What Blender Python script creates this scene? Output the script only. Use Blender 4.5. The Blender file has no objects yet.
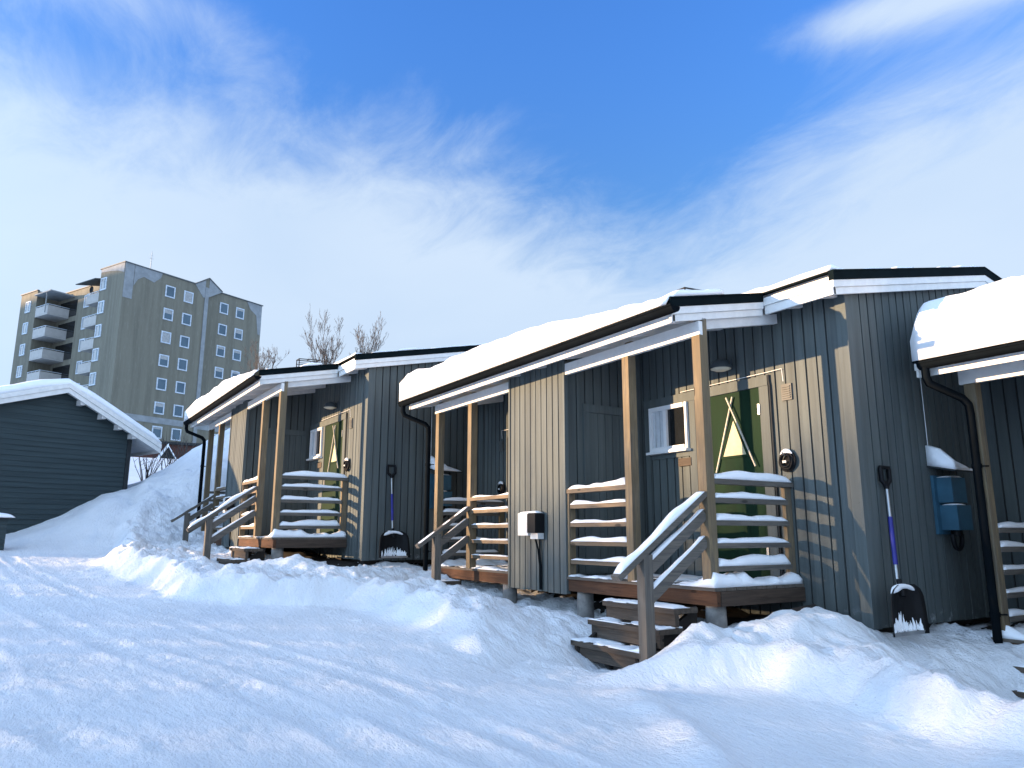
import bpy, math, random
import numpy as np
from mathutils import Vector, Matrix

random.seed(7)
rng = np.random.RandomState(11)
sc = bpy.context.scene
COL = sc.collection

# ------------------------------------------------------------------ helpers
class MB:
    """collects boxes, bars, tubes and sheets; build() links them as ONE mesh object"""
    def __init__(s):
        s.v = []; s.f = []; s.m = []; s.sm = []; s.cur = 0
    def mat(s, i): s.cur = i; return s
    def add(s, vs, fs, smooth=False):
        o = len(s.v); s.v += [tuple(v) for v in vs]
        for f in fs:
            s.f.append(tuple(i + o for i in f)); s.m.append(s.cur); s.sm.append(smooth)
        return s
    def box(s, x0, x1, y0, y1, z0, z1):
        vs = [(x0,y0,z0),(x1,y0,z0),(x1,y1,z0),(x0,y1,z0),(x0,y0,z1),(x1,y0,z1),(x1,y1,z1),(x0,y1,z1)]
        return s.add(vs, HEXF)
    def hexa(s, a, b):
        """a: four bottom points, b: four top points, same order (ccw from above)"""
        return s.add(list(a) + list(b), HEXF)
    def bar(s, p, q, w, h, up=(0,0,1)):
        p = Vector(p); q = Vector(q); d = (q - p).normalized()
        r = d.cross(Vector(up)); r = r.normalized() if r.length > 1e-6 else Vector((1,0,0)); u = r.cross(d)
        c = [(-1,-1),(1,-1),(1,1),(-1,1)]
        vs = [P + r*(a*w/2) + u*(b*h/2) for P in (p, q) for a, b in c]
        return s.add(vs, [(0,1,2,3),(7,6,5,4),(0,4,5,1),(1,5,6,2),(2,6,7,3),(3,7,4,0)])
    def tube(s, pts, rad, n=10, cap=True, smooth=True):
        pts = [Vector(p) for p in pts]
        if not isinstance(rad, (list, tuple)): rad = [rad]*len(pts)
        rings = []; prev = None
        for i, p in enumerate(pts):
            if i == 0: d = pts[1] - p
            elif i == len(pts)-1: d = p - pts[i-1]
            else: d = (pts[i+1] - p).normalized() + (p - pts[i-1]).normalized()
            d = d.normalized()
            if prev is None:
                t = Vector((0,0,1)) if abs(d.z) < .9 else Vector((1,0,0))
                r = d.cross(t).normalized()
            else:
                r = prev - d*prev.dot(d); r = r.normalized()
            prev = r; u = d.cross(r)
            rings.append([p + (r*math.cos(2*math.pi*k/n) + u*math.sin(2*math.pi*k/n))*rad[i] for k in range(n)])
        vs = [v for R in rings for v in R]; fs = []
        for i in range(len(rings)-1):
            for k in range(n):
                fs.append((i*n+k, i*n+(k+1)%n, (i+1)*n+(k+1)%n, (i+1)*n+k))
        s.add(vs, fs, smooth)
        if cap:
            s.add(rings[0], [tuple(reversed(range(n)))]); s.add(rings[-1], [tuple(range(n))])
        return s
    def lathe(s, c, prof, axis='z', n=20):
        c = Vector(c); vs = []; fs = []
        for r, h in prof:
            for k in range(n):
                a = 2*math.pi*k/n; x, y = r*math.cos(a), r*math.sin(a)
                vs.append(c + (Vector((x,y,h)) if axis == 'z' else Vector((x,-h,y)) if axis == 'y' else Vector((h,x,y))))
        for i in range(len(prof)-1):
            for k in range(n):
                fs.append((i*n+k, i*n+(k+1)%n, (i+1)*n+(k+1)%n, (i+1)*n+k))
        return s.add(vs, fs, True)
    def prism(s, poly, d):
        """poly: planar 3D points, d: extrusion vector"""
        n = len(poly); d = Vector(d); a = [Vector(p) for p in poly]; b = [p + d for p in a]
        fs = [tuple(reversed(range(n))), tuple(range(n, 2*n))] + [(i, (i+1)%n, n+(i+1)%n, n+i) for i in range(n)]
        return s.add(a + b, fs)
    def build(s, name, mats, parent=None, fix=True):
        me = bpy.data.meshes.new(name); me.from_pydata(s.v, [], s.f)
        for m in (mats if isinstance(mats, (list, tuple)) else [mats]): me.materials.append(m)
        me.polygons.foreach_set('material_index', s.m); me.polygons.foreach_set('use_smooth', s.sm)
        if fix:
            import bmesh
            bm = bmesh.new(); bm.from_mesh(me); bmesh.ops.recalc_face_normals(bm, faces=bm.faces); bm.to_mesh(me); bm.free()
        me.update()
        o = bpy.data.objects.new(name, me); COL.objects.link(o)
        if parent: o.parent = parent
        return o
HEXF = [(3,2,1,0),(4,5,6,7),(0,1,5,4),(1,2,6,5),(2,3,7,6),(3,0,4,7)]

def tag(o, label=None, cat=None, group=None, kind=None):
    if label: o['label'] = label
    if cat: o['category'] = cat
    if group: o['group'] = group
    if kind: o['kind'] = kind
    return o
def empty(name, loc=(0,0,0), rz=0):
    o = bpy.data.objects.new(name, None); COL.objects.link(o); o.location = loc; o.rotation_euler = (0,0,rz); o.empty_display_size = .2
    return o
def copy_tree(o, parent=None):
    c = o.copy(); COL.objects.link(c)
    if parent: c.parent = parent
    for ch in [k for k in bpy.data.objects if k.parent == o]: copy_tree(ch, c)
    return c

# numpy value noise
def _hash(ix, iy, seed):
    n = (ix.astype(np.int64)*374761393 + iy.astype(np.int64)*668265263 + seed*1442695041) & 0x7fffffff
    n = ((n ^ (n >> 13))*1274126177) & 0x7fffffff
    n = (n ^ (n >> 16)) & 0x7fffffff
    return (n % 100003)/100003.0
def vnoise(x, y, seed=0):
    x = np.asarray(x, float); y = np.asarray(y, float)
    ix = np.floor(x); iy = np.floor(y); fx = x-ix; fy = y-iy
    fx = fx*fx*fx*(fx*(fx*6-15)+10); fy = fy*fy*fy*(fy*(fy*6-15)+10)
    a = _hash(ix,iy,seed); b = _hash(ix+1,iy,seed); c = _hash(ix,iy+1,seed); d = _hash(ix+1,iy+1,seed)
    return (a*(1-fx)+b*fx)*(1-fy) + (c*(1-fx)+d*fx)*fy
def fbm(x, y, oct=4, seed=0, gain=.5):
    t = 0; a = 1; n = 0
    for i in range(oct):
        c, s_ = math.cos(.6*i+.3), math.sin(.6*i+.3)
        t = t + a*(vnoise((x*c-y*s_)*2**i, (x*s_+y*c)*2**i, seed+i)-.5); n += a; a *= gain
    return t/n*2
def sstep(a, b, x):
    t = np.clip((x-a)/(b-a), 0, 1); return t*t*(3-2*t)

# ------------------------------------------------------------------ materials
class NT:
    def __init__(s, tree): s.t = tree; s.n = tree.nodes; s.l = tree.links
    def node(s, typ, **k):
        o = s.n.new(typ)
        for a, b in k.items(): setattr(o, a, b)
        return o
    def put(s, sock, v):
        if isinstance(v, bpy.types.NodeSocket): s.l.new(v, sock)
        elif v is not None: sock.default_value = v
    def math(s, op, a, b=None, c=None, clamp=False):
        o = s.node('ShaderNodeMath', operation=op, use_clamp=clamp)
        s.put(o.inputs[0], a)
        if b is not None: s.put(o.inputs[1], b)
        if c is not None: s.put(o.inputs[2], c)
        return o.outputs[0]
    def ramp(s, x, a, b, lo=0., hi=1.):
        o = s.node('ShaderNodeMapRange', interpolation_type='SMOOTHSTEP')
        for i, v in enumerate((x, a, b, lo, hi)): s.put(o.inputs[i], v)
        return o.outputs[0]
    def mix(s, f, a, b, mode='MIX'):
        o = s.node('ShaderNodeMix', data_type='RGBA', blend_type=mode)
        s.put(o.inputs[0], f); s.put(o.inputs[6], a); s.put(o.inputs[7], b)
        return o.outputs[2]
    def noise(s, vec, scale=5, detail=4, rough=.5, dist=0.):
        o = s.node('ShaderNodeTexNoise')
        if vec is not None: s.put(o.inputs['Vector'], vec)
        s.put(o.inputs['Scale'], scale); s.put(o.inputs['Detail'], detail); s.put(o.inputs['Roughness'], rough); s.put(o.inputs['Distortion'], dist)
        return o.outputs[0]
    def mapping(s, vec, scale=(1,1,1), loc=(0,0,0), rot=(0,0,0)):
        o = s.node('ShaderNodeMapping'); s.put(o.inputs[0], vec)
        o.inputs['Scale'].default_value = scale; o.inputs['Location'].default_value = loc; o.inputs['Rotation'].default_value = rot
        return o.outputs[0]
def c4(c): return (c[0], c[1], c[2], 1)
def newmat(name, rough=.7, metal=0., spec=.4):
    m = bpy.data.materials.new(name); m.use_nodes = True
    k = NT(m.node_tree); b = m.node_tree.nodes['Principled BSDF']
    b.inputs['Roughness'].default_value = rough; b.inputs['Metallic'].default_value = metal
    b.inputs['Specular IOR Level'].default_value = spec
    tc = k.node('ShaderNodeTexCoord')
    return m, k, b, tc.outputs['Object']
def bump(k, b, h, strength=.3, dist=.01):
    o = k.node('ShaderNodeBump'); o.inputs['Strength'].default_value = strength; o.inputs['Distance'].default_value = dist
    k.put(o.inputs['Height'], h); k.put(b.inputs['Normal'], o.outputs[0])
def plain(name, c, rough=.6, metal=0., var=.15, scale=6, spec=.4, c2=None, bstr=.0):
    m, k, b, P = newmat(name, rough, metal, spec)
    n = k.noise(P, scale, 5, .6)
    d = c2 or [x*(1-2*var) for x in c]
    k.put(b.inputs['Base Color'], k.mix(k.ramp(n, .3, .7), c4(c), c4(d)))
    if bstr: bump(k, b, k.noise(P, scale*6, 4, .6), bstr, .01)
    return m
def wood(name, c1, c2, axis, dark=None):
    m, k, b, P = newmat(name, .75, 0, .25)
    s = [14, 14, 14]; s[axis] = .9
    g = k.noise(k.mapping(P, tuple(s)), 2.2, 6, .65, .6)
    big = k.noise(P, 1.7, 3, .5)
    col = k.mix(k.ramp(g, .35, .68), c4(c1), c4(c2))
    s2 = [60, 60, 60]; s2[axis] = 2.5
    fine = k.noise(k.mapping(P, tuple(s2)), 1.5, 3, .6)
    col = k.mix(k.ramp(fine, .52, .72, 0, .65), col, c4([x*.4 for x in c2]))
    col = k.mix(k.ramp(big, .42, .62, 0, .6), col, c4(dark or [x*.6 for x in c1]))
    kn = k.node('ShaderNodeTexVoronoi'); s3 = [7, 7, 7]; s3[axis] = 2.2
    k.put(kn.inputs['Vector'], k.mapping(P, tuple(s3), (.3,.7,.1))); kn.inputs['Scale'].default_value = 1.0
    col = k.mix(k.ramp(kn.outputs['Distance'], .08, .13, .8, 0), col, c4([x*.25 for x in c2]))
    k.put(b.inputs['Base Color'], col)
    bump(k, b, g, .35, .006)
    return m
def paint_boards(name, c, axis=2, rough=.7, frost=False):
    m, k, b, P = newmat(name, rough, 0, .25)
    s = [5, 5, 5]; s[axis] = .25
    n1 = k.noise(k.mapping(P, tuple(s)), 2.5, 4, .6)
    s2 = [40, 40, 40]; s2[axis] = 1.2
    n2 = k.noise(k.mapping(P, tuple(s2)), 2, 4, .65)
    n3 = k.noise(P, .9, 3, .5)
    oi = k.node('ShaderNodeObjectInfo')
    col = k.mix(k.ramp(n1, .3, .7), c4([x*1.12 for x in c]), c4([x*.82 for x in c]))
    col = k.mix(k.ramp(n2, .5, .75, 0, .45), col, c4([x*.6 for x in c]))
    col = k.mix(k.ramp(n3, .45, .7, 0, .35), col, c4((c[0]*1.15, c[1]*1.1, c[2]*1.0)))
    sp = k.noise(P, 55, 2, .5)
    col = k.mix(k.ramp(sp, .70, .76, 0, .5), col, c4([x*.45 for x in c]))
    sp3 = k.node('ShaderNodeSeparateXYZ'); k.put(sp3.inputs[0], P)
    if frost:
        wv = k.node('ShaderNodeCombineXYZ')
        for i in (0, 1): k.put(wv.inputs[i], k.math('FLOOR', k.math('DIVIDE', k.math('ADD', sp3.outputs[i], 20.+.0*i), .1245)))
        wn = k.node('ShaderNodeTexWhiteNoise'); k.put(wn.inputs['Vector'], wv.outputs[0])
        col = k.mix(1., col, k.mix(wn.outputs['Value'], (.86,.86,.87,1), (1.12,1.11,1.09,1)), 'MULTIPLY')
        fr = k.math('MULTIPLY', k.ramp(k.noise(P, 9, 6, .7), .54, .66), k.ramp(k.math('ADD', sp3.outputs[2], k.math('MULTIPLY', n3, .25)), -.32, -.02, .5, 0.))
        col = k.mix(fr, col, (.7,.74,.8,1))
    k.put(b.inputs['Base Color'], col)
    bump(k, b, n2, .25, .004)
    return m

SNOW_C = (.86, .89, .93)
def snow_mat(name, gran=1., c=SNOW_C, big=0.):
    m, k, b, P = newmat(name, .55, 0, .25)
    b.inputs['Subsurface Weight'].default_value = 0.
    n = k.noise(P, 3.0, 6, .6)
    k.put(b.inputs['Base Color'], k.mix(k.ramp(n, .3, .75), c4(c), c4([x*.95 for x in c])))
    h = k.math('ADD', k.noise(P, 38, 5, .7), k.math('MULTIPLY', k.noise(P, 9, 4, .6), 1.5))
    bump(k, b, h, .45*gran, .018)
    return m

M = {}
WALL = (.084, .101, .103)
M['wall'] = paint_boards('grey_green_painted_boards', WALL, frost=True)
M['walltrim'] = paint_boards('grey_green_trim', [x*1.06 for x in WALL])
M['gap'] = plain('dark_board_gap', (.03,.032,.032), .9)
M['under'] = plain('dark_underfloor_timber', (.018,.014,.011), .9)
M['woodx'] = wood('weathered_pine_x', (.20,.15,.10), (.11,.092,.072), 0)
M['woody'] = wood('weathered_pine_y', (.15,.135,.115), (.09,.085,.08), 1)
M['woodz'] = wood('weathered_pine_z', (.215,.165,.098), (.115,.10,.08), 2)
M['newel'] = wood('weathered_grey_newel', (.15,.137,.118), (.09,.086,.08), 2)
M['joist'] = wood('stained_brown_joist', (.10,.048,.026), (.05,.024,.014), 0)
M['joisty'] = wood('stained_brown_joist_side', (.085,.06,.045), (.045,.032,.025), 1)
M['deck'] = wood('grey_deck_boards', (.14,.12,.10), (.08,.07,.06), 0)
M['step'] = wood('worn_step_planks', (.10,.078,.06), (.05,.04,.032), 0)
M['white'] = plain('white_painted_board', (.74,.74,.72), .55, var=.06, scale=9, bstr=.1)
M['soffit'] = plain('white_soffit', (.66,.66,.65), .6, var=.08)
M['gutter'] = plain('black_steel_gutter', (.005,.0075,.010), .9, .0, spec=.04)
M['verge'] = plain('black_roof_edge', (.005,.010,.012), .9, spec=.04)
M['conc'] = plain('concrete_footing', (.26,.25,.235), .9, var=.22, scale=9, bstr=.4)
M['door'] = paint_boards('dark_green_door_paint', (.0018,.019,.006), 2, .8)
M['stick'] = plain('pale_wood_stick', (.55,.50,.42), .6)
M['curtain'] = plain('pale_yellow_curtain', (.55,.50,.33), .8, var=.1, scale=12)
M['winframe'] = plain('white_window_frame', (.78,.79,.80), .4, var=.04)
M['blind'] = plain('white_window_blind', (.62,.66,.70), .6, var=.1)
M['glassdark'] = plain('dark_window_glass', (.012,.014,.016), .06, 0, spec=.6)
M['black'] = plain('black_plastic', (.006,.007,.009), .6, spec=.2)
M['metal'] = plain('galvanised_steel', (.42,.44,.46), .35, .8)
M['blue'] = plain('blue_grip', (.018,.02,.24), .4)
M['teal'] = plain('blue_grey_meter_box', (.03,.10,.155), .5, var=.12)
M['lampcap'] = plain('grey_lamp_cap', (.06,.075,.085), .5)
M['ventm'] = plain('beige_vent_cover', (.10,.105,.10), .6)
M['boxw'] = plain('white_plastic_box', (.68,.69,.68), .45)
M['lampglow'] = plain('lamp_glass', (.75,.70,.55), .4)
M['roofsnow'] = snow_mat('roof_snow', .35)
M['snow'] = snow_mat('cap_snow', .6)
M['hut'] = paint_boards('dark_blue_grey_siding', (.034,.052,.058), 1)
M['hutdark'] = plain('dark_corner_board', (.022,.027,.03), .8)
M['brown'] = plain('red_brown_house_paint', (.10,.04,.03), .8)
M['bark'] = plain('birch_bark', (.13,.12,.11), .85, var=.3, scale=3)
M['twig'] = plain('dry_twig', (.10,.085,.075), .9)

def conduit_mat(): return M['black']

# ------------------------------------------------------------------ terrain
EDGE = [(-40,3.5),(-22,2.2),(-17,1.3),(-14,.85),(-12.7,.85),(-11.5,1.05),(-10.3,1.3),(-9.3,1.5),(-8.8,1.85),(-8.55,2.45),(-8.35,2.85),(-7.9,2.98),(-6,3.12),(-4.9,3.2),(-4.45,3.4),(-4.1,3.85),(-3.75,4.3),(-3.35,4.45),(-2.8,4.4),(-2.2,4.35),(-1,4.6),(3,6.0),(40,10)]
EX = np.array([e[0] for e in EDGE]); EY = np.array([e[1] for e in EDGE])
def gauss(x, y, cx, cy, sx, sy=None, a=0.):
    sy = sy or sx; c, s = math.cos(a), math.sin(a)
    u = (x-cx)*c + (y-cy)*s; v = -(x-cx)*s + (y-cy)*c
    return np.exp(-(u/sx)**2-(v/sy)**2)
SUN = np.array([.48, 1., -.115])            # direction the sunlight travels
def ground_h(x, y):
    x = np.asarray(x, float); y = np.asarray(y, float)
    road = -1.25 - .055*np.clip(x, -20, 60)
    z = road + 0*x
    # far terrain climbs to the west and north
    z = z +   .160*np.clip(-x-20, 0, 31) + .105*np.clip(-x-62, 0, 60) + .03*np.clip(-x-122, 0, 400)
    z = z - 2.2*np.exp(-((x+60)/6.)**2)*sstep(-3,2,y)
    z = z + .05*np.clip(y-9, 0, 40)
    z = z - .03*np.clip(-y-6, 0, 25)
    # ploughed bank in front of the cabins
    wob = .17*fbm(x*1.3, y*1.3, 3, 5) + .05*fbm(x*4.5, y*4.5, 2, 6)
    d = y - np.interp(x, EX, EY) + wob
    near = sstep(-24, -16, x)*(1-sstep(6, 14, x))
    lump = fbm(x*1.6, y*1.6, 4, 21)
    lump2 = np.abs(fbm(x*4.2, y*4.2, 3, 31))
    fine = fbm(x*9., y*9., 4, 61, .6)
    ridge = np.exp(-((d-.34)/.22)**2)
    inside = sstep(-.02, .34, d)
    amp = (.22 + .10*fbm(x*.9,y*.4,2,77))*(1-.35*sstep(-4.2,-3.2,x))
    bank = inside*.12 + ridge*amp*.62 + inside*(1-sstep(1.6,2.6,d)*.55)*(.11*lump + .08*lump2) 
    ck = fbm(x*2.6+3, y*3.1, 3, 201); ck2 = fbm(x*6.1, y*5.3, 3, 207)
    bank = bank + inside*(.03*sstep(.04,.10,ck) + .022*sstep(.10,.16,ck2) - .03*sstep(.18,.24,-ck2))*(.35+.65*sstep(-.1,.25,fbm(x*.8,y*.8,2,211)+.15))
    path = np.clip(1.3*gauss(x, y, -5.15, 3.65, .80, .80), 0, 1)
    bank = bank*(1 - .97*path) - .10*path
    z = z + near*bank
    # chunky spill at the foot of the bank
    spill = np.exp(-((d+.12)/.22)**2)
    ch = np.clip(fbm(x*6.5, y*6.5, 3, 91)-.12, 0, 1)
    z = z + near*(spill*.05*ch + inside*.05*np.clip(fbm(x*5.5,y*5.5,3,15)-.1,0,1))
    # drifts against the cabins
    z = z + .25*gauss(x, y, -4.25, 5.62, .5, .62) + .04*gauss(x, y, -3.6, 6.3, .3, .4) - .30*gauss(x, y, -3.0, 6.4, .6, .45) - .16*gauss(x, y, -2.6, 6.1, .8, .7) - .16*gauss(x, y, -2.8, 6.75, .5, .4) - .13*gauss(x, y, -3.72, 6.2, .24, .3) - .26*gauss(x, y, -2.3, 5.5, .75, .8) + .05*gauss(x,y,-3.75,5.9,.5,.5)
    def ridge_line(pts, w, h):
        best = np.full(x.shape, 1e9)
        for (ax, ay), (bx, by) in zip(pts[:-1], pts[1:]):
            t = np.clip(((x-ax)*(bx-ax)+(y-ay)*(by-ay))/((bx-ax)**2+(by-ay)**2), 0, 1)
            best = np.minimum(best, np.hypot(x-ax-t*(bx-ax), y-ay-t*(by-ay)))
        return h*np.exp(-(best/w)**2)*(.75+.5*fbm(x*2.3,y*2.3,3,51))
    z = z + ridge_line([(-4.05,3.45),(-3.7,3.33),(-3.1,3.08),(-2.6,2.75)], .13, .085)
    z = z + ridge_line([(-4.35,4.15),(-3.9,4.72),(-3.55,5.05),(-3.05,4.85),(-2.5,4.5),(-2.0,4.25)], .17, .10)
    z = z + ridge_line([(-4.45,4.75),(-4.1,5.2)], .2, .06)
    z = z + .12*gauss(x, y, -4.52, 4.50, .2, .22)
    z = z - .26*gauss(x, y, -5.38, 4.45, .45, .40) - .12*gauss(x, y, -9.7, 4.4, .45, .4) - .16*gauss(x, y, -12.4, 2.35, .4, .4)
    z = z - .20*gauss(x, y, -6.9, 5.1, 1.0, .55) - .17*gauss(x, y, -8.5, 5.0, .9, .5) - .13*gauss(x, y, -12.2, 3.25, 1.0, .35)
    z = z - .08*gauss(x, y, -3.7, 6.05, .25, .2)
    z = z + .10*gauss(x, y, -7.4, 4.0, .9, .3, -.1) + .06*gauss(x, y, -6.3, 3.8, .5, .25)
    z = z + .15*gauss(x, y, -11.0, 3.2, .45, .35) + .10*gauss(x, y, -10.3, 3.2, .5, .4) + .10*gauss(x,y,-12.0,2.1,.5,.35) + .08*gauss(x,y,-10.2,2.2,.8,.4)
    # hillside and ploughed heap beside the siding hut
    ys = np.array([-30,-3,-1.2,-.4,.5,1.1,1.6,2.4,3.2,4.5,7,12,40]); hs = np.array([0,0,.02,.18,.62,1.0,1.08,1.5,2.15,2.9,3.6,4.2,4.6])
    hy = np.interp(y + .25*fbm(x*.5,y*.5,3,44), ys, hs)
    foot = -15.6 - .25*np.clip(y,0,6)
    hx = sstep(0, 1, (foot - x)/(4.4-.12*np.clip(y,0,6)))
    back = 1 - sstep(21., 27., -x)
    z = z + hy*hx*back*(1+.10*fbm(x*.9,y*.9,3,9)) + hx*back*sstep(0,.6,hy)*.06*lump
    z = z + .30*near*hx*gauss(x,y,-18.3,1.2,1.2,.7)
    # packed road: shallow ruts, tracks and scuffs
    rd = (1 - sstep(-.35, .05, d))*near
    u = x*.985 + y*.17; v = -x*.17 + y*.985
    track = 0
    for v0, w, a in ((1.9,.13,.022),(.55,.13,.018),(2.45,.10,.02),(1.15,.12,.016),(-.35,.14,.02)):
        vv = v - v0 - .35*np.sin(u*.33+v0) - .12*fbm(u*.6, u*0+v0*9, 2, 3)
        track = track - .34*a*np.exp(-(vv/w)**2)*(.65+.5*fbm(u*1.5,vv*3+v0,2,8)) + a*.42*np.exp(-((np.abs(vv)-w*1.3)/(w*.35))**2)
        track = track + .004*np.exp(-(vv/w)**2)*np.sin(u*42+vv*25)
    foots = np.clip(fbm(x*3.2, y*3.2, 3, 131)-.22, 0, 1)
    z = z + rd*(track + .007*fbm(x*.8,y*.8,3,12) + .006*fbm(u*1.2,v*6.,3,23) - .016*foots)
    nf = np.exp(-((x+8)/18.)**2-((y-2)/14.)**2)
    patch = .5+.5*fbm(x*.7,y*1.1,3,171)
    z = z + nf*(.010*fine*(.3+patch)*(1-.45*rd) + .009*fbm(x*19,y*19,3,71,.7)*(.6+.9*rd*patch))
    z = z + nf*inside*.018*np.abs(fbm(x*7,y*7,3,181))
    # ridge of the valley side to the south-west, outside the picture; it shades the lower storeys of the tower
    L = math.hypot(SUN[0], SUN[1]); sx, sy = SUN[0]/L, SUN[1]/L
    q = x*sy - y*sx
    t = (x+92)*sx + (y-5)*sy + 175 - .25*(q+85)
    # unseen snowy rise added behind the photographer to shade the ground by the cabins
    sl = x*sx + y*sy
    z = z + 2.2*sstep(-14,-9,q)*(1-sstep(30,60,q))*np.exp(-((sl+38)/6.5)**2)
    z = z + 36.6*np.exp(-((q+78)/75.)**2)*(1-sstep(-66,-34,q))*np.exp(-(t/48.)**2)
    return z

def axis_pts(lo, hi, step, far, n):
    a = np.arange(lo, hi, step); k = np.linspace(0, 1, n+1)[1:]
    def grow(L): 
        g = np.sinh(k*6.2); return g/g[-1]*L
    return np.concatenate([(lo - grow(far))[::-1], a, a[-1] + grow(far)])
gx = axis_pts(-21.5, .6, .034, 760, 110); gy = axis_pts(-1.4, 7.4, .034, 760, 110)
GX, GY = np.meshgrid(gx, gy); GZ = ground_h(GX, GY)
def grid_mesh(name, X, Y, Z, mat, parent=None):
    ny, nx = X.shape
    me = bpy.data.meshes.new(name)
    me.vertices.add(nx*ny); me.vertices.foreach_set('co', np.stack([X, Y, Z], -1).reshape(-1).astype(np.float32))
    i = (np.arange(ny-1)[:,None]*nx + np.arange(nx-1)[None,:]).reshape(-1)
    q = np.stack([i, i+1, i+1+nx, i+nx], -1).reshape(-1).astype(np.int32)
    nq = len(i); me.loops.add(nq*4); me.loops.foreach_set('vertex_index', q)
    me.polygons.add(nq); me.polygons.foreach_set('loop_start', np.arange(0, nq*4, 4, dtype=np.int32))
    me.polygons.foreach_set('use_smooth', np.ones(nq, bool))
    me.materials.append(mat); me.update(); me.validate()
    o = bpy.data.objects.new(name, me); COL.objects.link(o)
    if parent: o.parent = parent
    return o
def ground_material():
    m, k, b, P = newmat('packed_snow', .6, 0, .2)
    n = k.noise(P, 1.2, 5, .6)
    k.put(b.inputs['Base Color'], k.mix(k.ramp(n, .3, .75), c4(SNOW_C), c4([x*.90 for x in SNOW_C])))
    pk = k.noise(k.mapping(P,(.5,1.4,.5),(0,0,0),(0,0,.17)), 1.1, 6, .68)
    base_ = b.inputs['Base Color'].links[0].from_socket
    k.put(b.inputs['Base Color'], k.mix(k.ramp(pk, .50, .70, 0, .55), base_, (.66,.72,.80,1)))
    gr = k.noise(P, 30, 3, .6)
    base_ = b.inputs['Base Color'].links[0].from_socket
    k.put(b.inputs['Base Color'], k.mix(k.ramp(gr, .70, .76, 0, .35), base_, (.35,.33,.31,1)))
    h = k.math('ADD', k.noise(P, 46, 6, .72), k.math('MULTIPLY', k.noise(k.mapping(P,(1,2.2,1),(0,0,0),(0,0,.17)), 11, 5, .65), 1.6))
    bump(k, b, h, .8, .03)
    return m
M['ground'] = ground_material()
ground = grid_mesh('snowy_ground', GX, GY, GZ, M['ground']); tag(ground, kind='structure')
def gz(x, y): return float(ground_h(np.array([x]), np.array([y]))[0])

# ------------------------------------------------------------------ cabin (local frame: x along the front, y to the back, z = 0 on the deck)
def zf(y): return 2.362 + .206*(y + .25) if y < RIDGE_Y else zf_r - .206*(y - RIDGE_Y)
RIDGE_Y = 3.7; zf_r = 2.362 + .206*(RIDGE_Y + .25)
PD = 1.185            # porch depth
HW = 3.455            # half width
BACK = 6.3
PITCH, GAP = .124, .018
def clad_y(mb, xa, xb, y, z0, ztop, s=1):
    """vertical boards in the plane y, facing -y (s=1)"""
    n = max(1, round((xb-xa)/PITCH)); w = (xb-xa)/n
    for i in range(n):
        a = xa + i*w + GAP/2; b = a + w - GAP; j = random.uniform(-.0025,.0025); e = random.uniform(-.006,.006)
        mb.box(a, b, min(y+j, y+s*.024), max(y+j, y+s*.024), z0+e, ztop)
    mb.mat(1).box(xa, xb, min(y+s*.018, y+s*.05), max(y+s*.018, y+s*.05), z0+.01, ztop).mat(0)
def clad_x(mb, x, ya, yb, z0, zt, s=1):
    """vertical boards in the plane x, outside towards +x for s=1"""
    n = max(1, round((yb-ya)/PITCH)); w = (yb-ya)/n
    for i in range(n):
        a = ya + i*w + GAP/2; b = a + w - GAP; j = random.uniform(-.0025,.0025); e = random.uniform(-.006,.006)
        x0, x1 = x - s*.024, x + j
        A = [(x0,a,z0+e),(x1,a,z0+e),(x1,b,z0+e),(x0,b,z0+e)]; B = [(x0,a,zt(a)),(x1,a,zt(a)),(x1,b,zt(b)),(x0,b,zt(b))]
        mb.hexa(A, B)
        x0, x1 = x - s*.05, x - s*.018; mb.mat(1)
        a -= GAP; b += GAP
        mb.hexa([(x0,a,z0+.01),(x1,a,z0+.01),(x1,b,z0+.01),(x0,b,z0+.01)], [(x0,a,zt(a)),(x1,a,zt(a)),(x1,b,zt(b)),(x0,b,zt(b))]); mb.mat(0)

def snow_cap(name, p, q, w, h, parent, seed, mat='snow', taper=.5):
    """soft snow ridge lying on a rail from p to q"""
    p = Vector(p); q = Vector(q); L = (q-p).length; d = (q-p)/L; r = Vector((d.y,-d.x,0)); r = r.normalized() if r.length>1e-5 else Vector((1,0,0))
    n = max(6, int(L/.05)); prof = [(-1,0),(-1.02,.35),(-.82,.75),(-.4,.97),(0,1.03),(.4,.97),(.82,.75),(1.02,.35),(1,0)]
    vs = []; fs = []; m = len(prof)
    for i in range(n+1):
        t = i/n; P = p + d*(L*t)
        e = min(1, min(t, 1-t)*L/.05 + .35)
        hh = h*e*max(.22, .85 + 1.0*float(fbm(np.array([t*L*2.2+seed*7.1]), np.array([seed*3.3]), 3, 5)[0]))
        for a, b in prof:
            jit = .06*float(vnoise(np.array([t*L*14+seed]), np.array([a*3.+seed]), 3)[0]-.5)
            vs.append(P + r*(a*w/2*(1+jit)) + Vector((0,0,b*hh)))
    for i in range(n):
        for k in range(m-1): fs.append((i*m+k, i*m+k+1, (i+1)*m+k+1, (i+1)*m+k))
    fs.append(tuple(reversed(range(m)))); fs.append(tuple(n*m+k for k in range(m)))
    fs += [((i+1)*m, (i+1)*m+m-1, i*m+m-1, i*m) for i in range(n)]
    return MB().add(vs, fs, True).build(name, M[mat], parent)

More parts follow.
